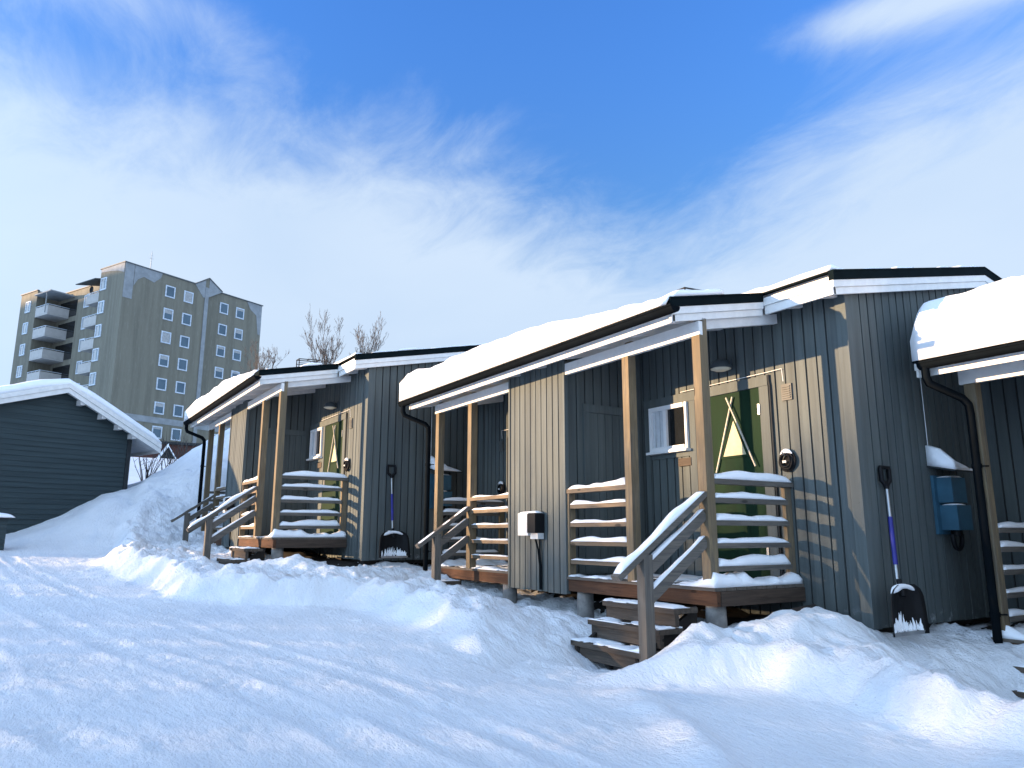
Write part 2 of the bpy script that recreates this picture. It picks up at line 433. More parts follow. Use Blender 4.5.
def height_patch(name, x0, x1, y0, y1, step, hfun, base, mat, parent, lift=.0):
    xs = np.linspace(x0, x1, int((x1-x0)/step)+2); ys = np.linspace(y0, y1, int((y1-y0)/step)+2)
    X, Y = np.meshgrid(xs, ys); H = hfun(X, Y); keep = H > .002
    o = MB(); ny, nx = X.shape; idx = -np.ones(X.shape, int); 
    cell = keep[:-1,:-1] & keep[1:,:-1] & keep[:-1,1:] & keep[1:,1:]
    used = np.zeros(X.shape, bool); used[:-1,:-1] |= cell; used[1:,:-1] |= cell; used[:-1,1:] |= cell; used[1:,1:] |= cell
    ii = np.argwhere(used); idx[used] = np.arange(len(ii))
    B = base(X, Y)
    top = [(X[a,b], Y[a,b], B[a,b]+H[a,b]+lift) for a, b in ii]; bot = [(X[a,b], Y[a,b], B[a,b]+lift) for a, b in ii]; n = len(ii)
    fs = []
    for a, b in np.argwhere(cell):
        q = (idx[a,b], idx[a,b+1], idx[a+1,b+1], idx[a+1,b]); fs.append(q); fs.append(tuple(n+i for i in reversed(q)))
    def c(a, b): return 0 <= a < ny-1 and 0 <= b < nx-1 and cell[a,b]
    for a, b in np.argwhere(cell):
        for (da, db), (e0, e1) in {(-1,0):((a,b),(a,b+1)), (1,0):((a+1,b+1),(a+1,b)), (0,-1):((a+1,b),(a,b)), (0,1):((a,b+1),(a+1,b+1))}.items():
            if not c(a+da, b+db): i, j = idx[e0], idx[e1]; fs.append((j, i, n+i, n+j))
    o.add(top+bot, fs, True)
    return o.build(name, mat, parent)

def make_cabin():
    root = empty('cabin')
    # ---- walls
    w = MB()
    clad_y(w, -HW+.002, HW-.10, PD, -.33, 2.83)
    clad_y(w, -.60, .60, 0, -.19, 2.46)
    for s in (-1, 1):
        clad_x(w, s*.602, .045, PD-.001, -.05, lambda y: zf(y)+.12, s)
        clad_x(w, s*HW, PD+.10, BACK, -.345, lambda y: zf(y)+.12, s)
    # solid cores behind the boards
    w.mat(1).box(-.55, .55, .05, PD+.05, -.17, 2.44).mat(0)
    w.box(-HW+.05, HW-.05, BACK-.05, BACK, -.33, 2.75)
    w.build('wall', [M['wall'], M['gap']], root)
    for s in (-1, 1):
        cb = MB(); cb.box(s*HW-.05 if s<0 else HW-.098, -HW+.098 if s<0 else s*HW-.0, PD-.016, PD+.012, -.335, 2.83)
        cb.hexa([(s*HW-.012,PD-.02,-.345),(s*HW+.014,PD-.02,-.345),(s*HW+.014,PD+.098,-.345),(s*HW-.012,PD+.098,-.345)],
                [(s*HW-.012,PD-.02,zf(PD)+.1),(s*HW+.014,PD-.02,zf(PD)+.1),(s*HW+.014,PD+.098,zf(PD+.1)+.1),(s*HW-.012,PD+.098,zf(PD+.1)+.1)])
        cb.build('corner_board', M['walltrim'], root)
        MB().box(s*.6-.02 if s>0 else -.616, .616 if s>0 else -.58, -.012, .044, -.19, 2.44).build('corner_board', M['walltrim'], root)
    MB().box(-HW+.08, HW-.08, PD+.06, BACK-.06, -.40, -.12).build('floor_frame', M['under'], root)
    # ---- roof: deck, soffit, rafters, fascias, black verge
    def slab(mb, x0, x1, ya, yb, dz0, dz1):
        mb.hexa([(x0,ya,zf(ya)+dz0),(x1,ya,zf(ya)+dz0),(x1,yb,zf(yb)+dz0),(x0,yb,zf(yb)+dz0)], [(x0,ya,zf(ya)+dz1),(x1,ya,zf(ya)+dz1),(x1,yb,zf(yb)+dz1),(x0,yb,zf(yb)+dz1)])
    PX0, PX1, MX = -3.0, 2.74, 3.53
    roof = MB()
    slab(roof, PX0+.03, PX1-.03, -.29, .97, .125, .21)
    slab(roof, -MX+.03, MX-.03, .975, RIDGE_Y, .125, .21); slab(roof, -MX+.03, MX-.03, RIDGE_Y, BACK+.35, .125, .21)
    ro = roof.build('roof', M['soffit'], root)
    for x in np.arange(PX0+.3, PX1-.1, .58): ra = MB(); slab(ra, x, x+.045, -.28, PD-.02, .02, .124); ra.build('rafter', M['soffit'], ro)
    for x in (-3.28, 2.98, 3.36): ra = MB(); slab(ra, x, x+.045, .97, PD-.03, .0, .122); ra.build('rafter', M['soffit'], ro)
    fa = MB()
    fa.box(PX0, PX1, -.325, -.30, 2.342, 2.412); fa.box(PX0, PX1, -.34, -.312, 2.414, 2.485)     # front fascia, two boards
    for x0, x1 in ((-MX, PX0-.012), (PX1+.012, MX)):                                             # short eaves of the main roof
        z0 = zf(.95); fa.box(x0, x1, .925, .95, z0, z0+.085); fa.box(x0, x1, .907, .937, z0+.087, z0+.165)
    def rake(mb, x, s, ya, yb, dz=0.):
        a, b = (x-.028, x) if s > 0 else (x, x+.028)
        slab(mb, a, b, ya, yb, dz, dz+.066)
        a, b = (x-.028, x+.014) if s > 0 else (x-.014, x+.028)
        slab(mb, a, b, ya, yb, dz+.068, dz+.135)
    rake(fa, PX1, 1, -.345, .905); rake(fa, PX0, -1, -.345, .905)
    for s in (-1, 1):
        rake(fa, s*MX, s, .905, RIDGE_Y-.001); rake(fa, s*MX, s, RIDGE_Y+.001, BACK+.3)
    fa.build('fascia', M['white'], ro)
    ve = MB()
    slab(ve, PX0-.03, PX1+.03, -.35, .90, .214, .228)
    for x0, x1 in ((PX1-.03, PX1+.022), (PX0-.022, PX0+.03)): slab(ve, x0, x1, -.35, .90, .138, .232)
    slab(ve, -MX-.028, MX+.028, .902, RIDGE_Y, .215, .229); slab(ve, -MX-.028, MX+.028, RIDGE_Y, BACK+.33, .215, .229)
    for s in (-1, 1):
        x0, x1 = sorted((s*(MX-.03), s*(MX+.024)))
        slab(ve, x0, x1, .902, RIDGE_Y, .138, .233); slab(ve, x0, x1, RIDGE_Y, BACK+.33, .138, .233)
    ve.box(PX0-.02, PX1+.02, -.366, -.346, 2.488, 2.572)
    ve.build('verge', M['verge'], ro)
    gu = MB()
    n = 10; gyc, gzc, gr = -.405, 2.450, .056
    ring = [(gyc+gr*math.cos(math.pi+math.pi*k/n), gzc+gr*math.sin(math.pi+math.pi*k/n)) for k in range(n+1)]
    vs = [(x, y, z) for x in (PX0-.17, PX1+.12) for y, z in ring]; gu.add(vs, [(k, k+1, n+2+k, n+1+k) for k in range(n)], True)
    gu.add([vs[k] for k in range(n+1)], [tuple(range(n+1))]); gu.add([vs[n+1+k] for k in range(n+1)], [tuple(range(n+1))])
    gu.box(PX0-.17, PX1+.12, gyc-gr-.008, gyc-gr+.006, gzc-.004, gzc+.014)
    for x in np.arange(PX0, PX1, .6): gu.box(x, x+.025, gyc-gr-.012, gyc+gr, gzc-.001, gzc+.018)
    gu.build('gutter', M['gutter'], ro)
    ds = MB(); x0 = PX0-.10
    ds.tube([(x0,gyc,gzc-.04),(x0,gyc,gzc-.13),(x0+.012,gyc+.02,gzc-.19),(x0+.14,-.09,2.13),(x0+.165,-.045,2.07),(x0+.17,-.04,1.98),(x0+.17,-.04,-.32)], .037, 12)
    for z in (1.5, .2): ds.tube([(x0+.17,-.04,z-.02),(x0+.17,-.04,z+.02)], .043, 12); ds.bar((x0+.17,-.04,z),(x0+.24,.03,z),.02,.012)
    ds.build('downspout', M['gutter'], ro)
    lad = MB()
    for x in (2.02, 2.16):
        lad.bar((x,.42,zf(.42)+.47),(x,.80,zf(.80)+.41),.013,.013); lad.bar((x,.43,zf(.43)+.22),(x,.43,zf(.43)+.47),.013,.013)
        lad.bar((x,.42,zf(.42)+.40),(x,.80,zf(.80)+.34),.010,.010)
    for y in (.43,.6,.78): lad.bar((2.02,y,zf(y)+.47-.15*(y-.42)),(2.16,y,zf(y)+.47-.15*(y-.42)),.012,.012)
    lad.build('roof_ladder', M['black'], ro)
    # ---- posts and beams
    px = [-2.76, -1.733, 1.633, 2.64]
    for x in px:
        MB().box(x, x+.1, 0, .1, .0, 2.273).box(x, x+.1, .047, .1, 2.273, 2.44).build('post', M['woodz'], root)
    MB().box(-2.80, -.604, 0, .045, 2.275, 2.405).build('beam', M['white'], root)
    MB().box(.604, 2.74, 0, .045, 2.275, 2.405).build('beam', M['white'], root)
    for x in (-2.72, 2.66):
        b = MB(); ya, yb = .10, PD-.03
        b.hexa([(x,ya,zf(ya)-.09),(x+.05,ya,zf(ya)-.09),(x+.05,yb,zf(yb)-.09),(x,yb,zf(yb)-.09)], [(x,ya,zf(ya)+.01),(x+.05,ya,zf(ya)+.01),(x+.05,yb,zf(yb)+.01),(x,yb,zf(yb)+.01)])
        b.build('beam', M['soffit'], root)
    # ---- decks, stairs, railings for both halves
    ry = [.905, .735, .535, .335, .135]
    sd = 1
    for s in (-1, 1):
        def X(a, b): return (a, b) if s > 0 else (-b, -a)
        d = MB()
        x0, x1 = X(.62, 2.78)
        for i in range(9):
            ya = i*PD/9; d.box(x0, x1, ya+.003-(.012 if i==0 else 0), ya+PD/9-.003, -.028, 0)
        dk = d.build('deck', M['deck'], root)
        MB().box(x0, x1, .012, .058, -.155, -.030).build('front_joist', M['joist'], dk)
        xs = X(2.745, 2.792); MB().box(xs[0], xs[1], .06, PD-.01, -.155, -.031).build('side_joist', M['joisty'], dk)
        u = MB()
        for x in (.8, 1.4, 2.0): a, b = X(x, x+.045); u.box(a, b, .06, PD, -.15, -.03)
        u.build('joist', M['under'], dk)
        def dsnow(Xx, Yy, s=s):
            A = s*Xx
            edge = .10*np.exp(-((A-2.70)/.13)**2)*(.8+.9*fbm(Xx*5,Yy*5,3,s+7)) + .045*np.exp(-((Yy-.03)/.05)**2)*sstep(2.2,2.7,A)
            back = .05*np.exp(-((Yy-.09)/.10)**2)*np.clip(fbm(Xx*6,Yy*4,3,19+s)+.25,0,1)*(1-sstep(1.55,1.75,A)) 
            patch = .028*np.clip(fbm(Xx*4,Yy*4,4,3+s)+.02,0,1)
            film = .006*np.clip(fbm(Xx*7,Yy*9,3,13+s)+.25,0,1)
            edgefall = np.minimum(1, np.minimum(2.80-A, A-.62)/.03)*np.minimum(1,(Yy+.012)/.02+.4)
            return np.clip(edge+back+patch+film, 0, 1)*np.clip(edgefall,0,1)
        height_patch('snow', x0, x1, -.012, PD-.02, .035, dsnow, lambda a, b: 0*a, M['snow'], dk, .002)
        for xc in (.78, 2.66):
            MB().lathe((s*xc, .12, 0), [(0,-.157),(.088,-.157),(.092,-.30),(.096,-.72),(0,-.72)], 'z', 24).build('footing', M['conc'], root)
        # railing in front, between the store and the inner post
        a, b = X(.655, 1.633)
        mp = X(.612, .652); MB().box(mp[0], mp[1], .01, .095, .0, .904).build('railing_post', M['woodz'], root)
        for i, z in enumerate(ry):
            aa = a if i else X(.612,1.633)[0]; bb = b if i else X(.612,1.633)[1]
            r = MB().box(aa, bb, .0 if i == 0 else .02, .095, z, z+.045).build('rail', M['woodx'], root)
            snow_cap('snow', (aa+.02,.052,z+.043), (bb-.01,.052,z+.043), .085, (.045 if i else .055)*(1. if s>0 else .55), r, sd); sd += 1
        # side railing
        wp = X(2.665, 2.705); MB().box(wp[0], wp[1], PD-.095, PD-.002, .0, .904).build('railing_post', M['woodz'], root)
        xr = X(2.65, 2.74)
        for i, z in enumerate(ry):
            ya, yb = (.1, PD-.004) if i == 0 else (.1, PD-.097)
            r = MB().box(xr[0], xr[1], ya, yb, z, z+.045).build('rail', M['woody'], root)
            snow_cap('snow', (sum(xr)/2, ya+.01, z+.043), (sum(xr)/2, yb-.02, z+.043), .084, (.062,.05,.055,.055,.072)[i]*(1. if s>0 else .7), r, sd); sd += 1
        # stairs
        st = X(1.70, 2.66)
        for k, (y1, zt) in enumerate(((-.10,-.165),(-.28,-.325),(-.48,-.495))):
            stp = MB().box(st[0], st[1], y1-.28, y1, zt-.042, zt).box(st[0]+.02, st[1]-.02, y1-.25, y1-.205, zt-.15, zt-.044).build('step', M['step'], root)
            def ssnow(Xx, Yy, k=k, s=s, y1=y1):
                return np.clip(.016*np.clip(fbm(Xx*5,Yy*9+k*5,3,41+k+s)+.33,0,1) + .05*np.clip(fbm(Xx*3.5+k,Yy*6,3,51+k+s)-.28,0,1) + .04*gauss(Xx*s,Yy,2.62,y1-.24,.07,.06)*(k==2),0,1)
            height_patch('snow', st[0]+.005, st[1]-.005, y1-.277, y1-.003, .03, ssnow, lambda a, b: 0*a, M['snow'], stp, zt+.001)
        for x in X(1.76,1.80), X(2.56,2.60):
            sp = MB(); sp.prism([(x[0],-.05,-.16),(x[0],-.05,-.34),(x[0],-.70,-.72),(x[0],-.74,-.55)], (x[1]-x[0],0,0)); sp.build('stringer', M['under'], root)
        # handrail: right flight against the corner post, left flight against the inner post
        hx = 2.69 if s > 0 else -1.683
        yl = -1.03 if s > 0 else -.76; yn = -.71 if s > 0 else -.47
        zz = lambda y, z0: z0 + .69*y
        nb = -.62 if s > 0 else -.55
        nw = MB().box(hx-.05, hx+.045, yn-.05, yn+.045, nb, zz(yn,.78)).build('newel_post', M['newel'], root)
        for i, (z0, y0, y1) in enumerate(((.815, yl, -.002), (.635, yn-.02, -.002), (.40, yn-.02, -.002))):
            w_, h_ = (.095, .048) if i == 0 else (.045, .09)
            hr = MB().bar((hx,y0,zz(y0,z0)), (hx,y1,zz(y1,z0)), w_, h_).build('handrail', M['woody'], root)
            snow_cap('snow', (hx,y0+.015,zz(y0+.015,z0)+h_*.5*1.2-.004), (hx,y1-.02,zz(y1-.02,z0)+h_*.5*1.2-.004), w_*.9, (.05 if i == 0 else .035)*(1. if s > 0 else .35), hr, sd); sd += 1
        # ---- door wall
        def dx(a): return s*a
        tr = MB()
        def tb(a, b, z0, z1, y=PD-.022): q = X(a, b); tr.box(q[0], q[1], y, PD-.002, z0, z1)
        tb(.66, 2.53, 1.955, 2.06, PD-.026); tb(2.415, 2.53, .0, 1.953); tb(1.40, 1.505, .0, 1.953); tb(.66, .768, 1.39, 1.953)
        tb(.769, 1.398, 1.33, 1.405, PD-.018); tb(.66, .738, .0, 1.388, PD-.012)
        tr.build('door_trim', M['walltrim'], root)
        q = X(1.508, 2.412); yd = PD-.012
        dr = MB().box(q[0], q[1], yd, PD-.001, .03, 1.95).build('door', M['door'], root)
        pane = MB(); cx = 2.05; pane.prism([(dx(cx-.165),yd-.004,1.275),(dx(cx+.155),yd-.004,1.275),(dx(cx+.0),yd-.004,1.66)], (0,.003,0)); pane.build('pane', M['curtain'], dr)
        fr = MB()
        tri = [(cx-.21,1.25),(cx+.20,1.25),(cx+.0,1.74)]; tin = [(cx-.165,1.275),(cx+.155,1.275),(cx,1.66)]
        for i in range(3):
            j = (i+1)%3; P = [tri[i],tri[j],tin[j],tin[i]]
            fr.prism([(dx(a),yd-.012,z) for a, z in P], (0,.010,0))
        fr.build('pane_frame', M['door'], dr)
        pl = MB(); pl.bar((dx(cx-.255),yd-.022,1.11),(dx(cx+.02),yd-.022,1.90),.013,.014,(0,1,0)); pl.bar((dx(cx+.29),yd-.040,1.14),(dx(cx-.05),yd-.040,1.90),.013,.014,(0,1,0))
        pl.build('crossed_pole', M['stick'], dr)
        hd = MB(); hd.tube([(dx(1.58),yd-.002,1.0),(dx(1.58),yd-.05,1.0),(dx(1.68),yd-.055,1.0)], .011, 8); hd.box(*sorted((dx(1.555),dx(1.605))), yd-.010, yd-.0005, .9, 1.08); hd.build('handle', M['metal'], dr)
        for z in (1.72, .3): q = X(2.395, 2.42); MB().box(q[0], q[1], PD-.034, yd-.001, z-.055, z+.055).build('hinge', M['metal'], dr)
        # window
        wx0, wx1, wz0, wz1 = .775, 1.40, 1.415, 1.95
        wf = MB(); fw = .05
        def fb(mb, a, b, z0, z1, y0, y1): q = X(a, b); mb.box(q[0], q[1], y0, y1, z0, z1)
        y0 = PD-.055; y1 = PD-.006
        fb(wf, wx0, wx0+fw, wz0, wz1, y0, y1); fb(wf, wx1-.03, wx1, wz0, wz1, y0, y1); fb(wf, wx0+fw+.001, wx1-fw-.001, wz1-fw, wz1, y0, y1); fb(wf, wx0+fw+.001, wx1-fw-.001, wz0, wz0+fw, y0, y1)
        fb(wf, 1.02, 1.07, wz0+fw+.001, wz1-fw-.001, y0, y1)
        wo = wf.build('window', M['winframe'], root)
        g1 = MB(); fb(g1, 1.071, wx1-fw-.001, wz0+fw, wz1-fw, PD-.022, PD-.008); g1.build('pane', M['glassdark'], wo)
        g2 = MB()
        for i in range(6):
            a = wx0+fw+.002+i*.038; fb(g2, a, a+.034, wz0+fw, wz1-fw, PD-.030+.006*(i%2), PD-.008)
        g2.build('curtain', M['blind'], wo)
        sl = MB(); fb(sl, wx0-.02, wx1+.02, wz0-.03, wz0-.002, PD-.10, PD-.004); so = sl.build('sill', M['winframe'], wo)
        snow_cap('snow', (X(wx0,wx1)[0],PD-.075,wz0-.004), (X(wx0,wx1)[1],PD-.075,wz0-.004), .03, .012, so, sd); sd += 1
        q = X(1.22, 1.42); MB().box(q[0], q[1], PD-.03, PD-.001, 1.22, 1.31).build('number_board', M['step'], root)
        # store door in the side of the shed between the porches
        xf = s*.602
        tsd = MB()
        for ya, yb, z0, z1 in ((.26,.36,.02,1.86),(1.02,1.11,.02,1.86),(.26,1.11,1.862,1.96)):
            tsd.box(*sorted((xf+s*.004, xf+s*.024)), ya, yb, z0, z1)
        tsd.build('store_door_trim', M['walltrim'], root)
        sdoor = MB(); 
        for i in range(6): ya = .362+i*.1095; sdoor.box(*sorted((xf+s*.004, xf+s*.016)), ya+.003, ya+.1065, .02, 1.858)
        sdoor.build('store_door', M['wall'], root)
        # wall lamp
        lx = dx(2.02)
        lp = MB(); lp.lathe((lx, PD-.13, 2.22), [(.118,-.012),(.116,.01),(.10,.045),(.07,.075),(.03,.09),(0,.093)], 'z', 20); lp.tube([(lx,PD-.13,2.28),(lx,PD-.02,2.28)], .022, 10); lp.box(lx-.05,lx+.05,PD-.022,PD-.001,2.20,2.32)
        lmp = lp.build('wall_lamp', M['lampcap'], root)
        lg = MB(); lg.lathe((lx, PD-.13, 2.206), [(0,-.028),(.06,-.022),(.108,-.004),(.108,.002),(0,.003)], 'z', 20); lg.build('lamp_glass', M['lampglow'], lmp)
        # vent and cables
        q = X(2.69, 2.81); ven = MB().box(q[0], q[1], PD-.02, PD+.001, 1.765, 1.93)
        for i in range(6): ven.box(q[0]+.014, q[1]-.014, PD-.030, PD-.0205, 1.785+i*.022, 1.797+i*.022)
        ven.build('vent', M['ventm'], root)
        cab = MB(); cab.tube([(dx(1.3),PD-.03,2.075),(dx(2.55),PD-.03,2.085),(dx(2.72),PD-.03,2.09),(dx(2.722),PD-.02,1.96)], .0035, 6); cab.build('cable', M['winframe'], root)
        co = MB(); co.tube([(dx(2.545),PD-.018,2.06),(dx(2.545),PD-.018,1.99),(dx(2.553),PD-.018,1.95),(dx(2.553),PD-.018,.05)], .011, 8); co.build('conduit', M['hutdark'], root)
    # junction box on the store front
    jb = MB().box(-.20,.02,-.13,-.015,.44,.70).build('junction_box', M['boxw'], root)
    MB().box(.0205,.19,-.142,-.016,.47,.69).build('box_cover', M['black'], jb)
    MB().box(.025,.185,-.10,-.016,.40,.468).build('cable_gland', M['boxw'], jb)
    c = MB(); c.tube([(.06,-.05,.40),(.10,-.04,.28),(.12,-.03,.1),(.12,-.028,-.17)], .012, 6); c.tube([(.15,-.05,.40),(.135,-.04,.25),(.14,-.03,.1),(.14,-.028,-.17)], .010, 6); c.build('cable', M['gutter'], jb)
    snow_cap('snow', (-.19,-.075,.699), (.18,-.075,.699), .10, .02, jb, 93)
    # meter cabinet on the shaded gable wall
    x = HW+.004
    mc = MB().box(x, x+.03, 2.30, 2.62, .46, 1.02).box(x+.03, x+.17, 2.35, 2.60, .76, 1.00).box(x+.03, x+.19, 2.36, 2.61, .50, .735).build('meter_cabinet', M['teal'], root)
    mr = MB(); mr.hexa([(x,2.26,1.10),(x+.26,2.26,1.045),(x+.26,2.76,1.045),(x,2.76,1.10)], [(x,2.26,1.115),(x+.26,2.26,1.06),(x+.26,2.76,1.06),(x,2.76,1.115)]); mro = mr.build('cabinet_roof', M['hutdark'], mc)
    sn = MB()
    vs = []; fs = []
    for i in range(11):
        t = i/10; y = 2.27+.48*t; h = .20*(1-t)**1.3*(.9+.2*math.sin(i*1.7)) + .018
        vs += [(x+.001,y,1.112),(x+.255,y,1.058),(x+.24,y,1.058+h*.45),(x+.12,y,1.085+h*.9),(x+.001,y,1.112+h)]
    for i in range(10):
        for k in range(5): fs.append((i*5+k, i*5+(k+1)%5, i*5+5+(k+1)%5, i*5+5+k))
    fs += [(4,3,2,1,0), (50,51,52,53,54)]
    sn.add(vs, fs, True).build('snow', M['snow'], mc)
    snow_cap('snow', (x+.09,2.35,.998), (x+.09,2.59,.998), .12, .035, mc, 95); snow_cap('snow', (x+.12,2.37,.735), (x+.12,2.52,.735), .14, .02, mc, 96)
    pl = MB(); pl.tube([(x+.10,2.48,.50),(x+.10,2.48,.44)], .05, 10)
    a = [(x+.10+.0*k, 2.40+.08*(1-math.cos(math.pi*k/8)), .42-.10*math.sin(math.pi*k/8)) for k in range(9)]
    pl.tube([(x+.10,2.40,.46)] + a + [(x+.10,2.56,.46)], .022, 8); pl.build('cable_loop', M['black'], mc)
    cl = MB().tube([(x+.01,2.30,2.55),(x+.01,2.30,1.14)], .007, 6); cl.build('cable', M['metal'], mc)
    return root

def roof_snow(parent, t_left, t_right, seed, end_round=.07, x0=-3.18):
    """snow lying on the porch roof and the main roof, one soft sheet"""
    PX0, PX1, MX = x0, 2.76, 3.55
    def hf(X, Y):
        dP = np.minimum.reduce([(X-PX0)*.55, PX1-X, Y+.485]); dM = np.minimum.reduce([X+MX, MX-X, Y-.90, BACK+.35-Y])
        d = np.maximum(dP, dM)
        d = np.where((Y > .90) & (X > PX0) & (X < PX1), np.maximum(d, np.minimum(X-PX0, PX1-X)), d)
        t = t_left + (t_right-t_left)*sstep(-.2, 2.55, X + .35*fbm(X*.7,Y*.7,2,seed))
        t = t*(1+.16*fbm(X*1.1, Y*1.1, 3, seed+3)) 
        t = t*(1-.62*sstep(1.6, 3.4, X)*sstep(.8,1.1,Y)) 
        d = d + .022*fbm(X*5, Y*5, 3, seed+21)*(d > .03)
        t = t + .022*sstep(.0,.06,fbm(X*.8+Y*.3, Y*2.4, 3, seed+31)) - .01
        wdt = end_round
        k = np.clip(d/wdt, 0, 1)
        prof = np.clip(1-(1-k)**3, 0, 1)**.5
        h = (.025 + (t-.025)*prof)
        # sagging scallops along the eave
        h = h + .03*fbm(X*2.2, Y*3.0, 3, seed+9)*prof
        h = np.where(d < 0, 0, h)
        # wind-bared patches of the black verge
        bare = sstep(2.25, 2.55, X + .12*fbm(X*6,Y*6,2,seed+2))*(Y < .90)*sstep(.02,.25,fbm(X*0+1.5, Y*3.2, 2, seed+5)+.12)
        h = h*(1-bare)
        return np.clip(h, 0, 2)
    base = lambda X, Y: np.where(Y < RIDGE_Y, 2.362+.206*(Y+.25), zf_r-.206*(Y-RIDGE_Y)) + .2335 - .075*sstep(-.375, -.415, Y)
    return height_patch('snow_cover', -3.62, 3.62, -.52, BACK+.42, .055, hf, base, M['roofsnow'], parent)

def bare_ground_shade(pos, rz):  # ground sheet under a cabin, coloured near black to stand for underfloor shade
    xs = np.linspace(-3.38, 3.38, 60); ys = np.linspace(.35, 6.1, 50); X, Y = np.meshgrid(xs, ys); c, s_ = math.cos(rz), math.sin(rz)
    WX = pos.x + c*X - s_*Y; WY = pos.y + s_*X + c*Y
    e = np.minimum.reduce([X+3.38, 3.38-X, Y-.35, 6.1-Y]); 
    o = grid_mesh('bare_ground_shade', WX, WY, ground_h(WX, WY) + .03 - .09*(1-sstep(0,.3,e+.1*fbm(WX*3,WY*3,3,5))), M['shadesoil']); tag(o, kind='structure')
M['shadesoil'] = plain('underfloor_shade_soil', (.02,.016,.013), .95, var=.3, scale=6, bstr=.4)
REF = Vector((-7.5, 5.0, -.455))
cabin = make_cabin()
poses = [((0,0,0), 0), ((-7.022,-2.033,.399), .018), ((6.66,2.24,-.43), .0)]
cabs = [cabin] + [copy_tree(cabin) for _ in range(2)]
for c, (p, rz) in zip(cabs, poses):
    c.location = REF + Vector(p); c.rotation_euler = (0,0,rz)
for p, rz in poses: bare_ground_shade(REF + Vector(p), rz)
labels = ['grey wooden cabin in the middle with two snowy porches and a green lavvu door',
          'grey wooden cabin farther left, nearest the tall apartment block',
          'grey wooden cabin cut off at the right edge, thick snow on its eave']
for c, l in zip(cabs, labels): tag(c, l, 'cabin', 'grey holiday cabins in a row')
def child(o, base): return [k for k in bpy.data.objects if k.parent == o and k.name.split('.')[0] == base]
roof_snow(child(cabs[0],'roof')[0], .31, .055, 100)
roof_snow(child(cabs[1],'roof')[0], .28, .06, 200)
roof_snow(child(cabs[2],'roof')[0], .46, .40, 300, .09, -2.97)
# on the left cabin the right flight has its handrail against the inner post
for o in child(cabs[1],'handrail') + child(cabs[1],'newel_post'):
    xs = [v.co.x for v in o.data.vertices]
    if min(xs) > 0: o.location.x -= 1.01

for o in child(child(cabs[2],'roof')[0],'downspout') if child(child(cabs[2],'roof')[0],'downspout') else child(cabs[2],'downspout'): o.location.x += .22
for o in child(child(cabs[2],'roof')[0],'gutter'): o.location.x += .24
def world_pt(c, p): 
    i = cabs.index(c); v, rz = poses[i]
    return REF + Vector(v) + Matrix.Rotation(rz, 3, 'Z') @ Vector(p)

# ------------------------------------------------------------------ coiled cables hung beside the doors
def coil(c, x, label):
    root = empty('cable_coil', world_pt(c, (x, PD, 1.16)), poses[cabs.index(c)][1])
    tag(root, label, 'cable', 'black cables hung beside the cabin doors')
    m = MB()
    for k in range(7):
        R = .082-.008*(k%4); ph = random.uniform(0, 6); o = (random.uniform(-.008,.008), -.03-.012*(k%4), random.uniform(-.01,.008)-.0)
        pts = [(o[0]+R*math.cos(a+ph), o[1]+.005*math.sin(3*a), o[2]+R*1.08*math.sin(a+ph)) for a in np.linspace(0, 2*math.pi, 25)]
        m.tube(pts, .011, 6)
    m.build('loop', M['black'], root)
    MB().lathe((0,-.012,0), [(0,0),(.05,0),(.055,.01),(.05,.022),(0,.024)], 'y', 16).build('plug', M['black'], root)
    h = MB().tube([(0,-.001,.06),(0,-.09,.06),(0,-.10,.085)], .007, 6); h.build('hook', M['metal'], root)
    a = [(R*math.sin(t), -.045, R*math.cos(t)+.004) for t in np.linspace(-.8,.8,9) for R in (.094,)]
    s = MB().tube(a, [.004,.012,.02,.024,.026,.024,.02,.012,.004], 8); s.build('snow', M['snow'], root)
    MB().box(-.022,.022,-.082,-.078,-.018,.006).build('tag', M['boxw'], root)
coil(cabs[0], 2.715, 'black cable coil with snow on top, right of the middle cabin green door')
coil(cabs[1], 2.715, 'black cable ring on the lit boards right of the left cabin door')
coil(cabs[0], -2.715, 'black cable coil in the shaded left porch of the middle cabin')
coil(cabs[1], -2.715, 'black cable coil far inside the left porch of the left cabin')

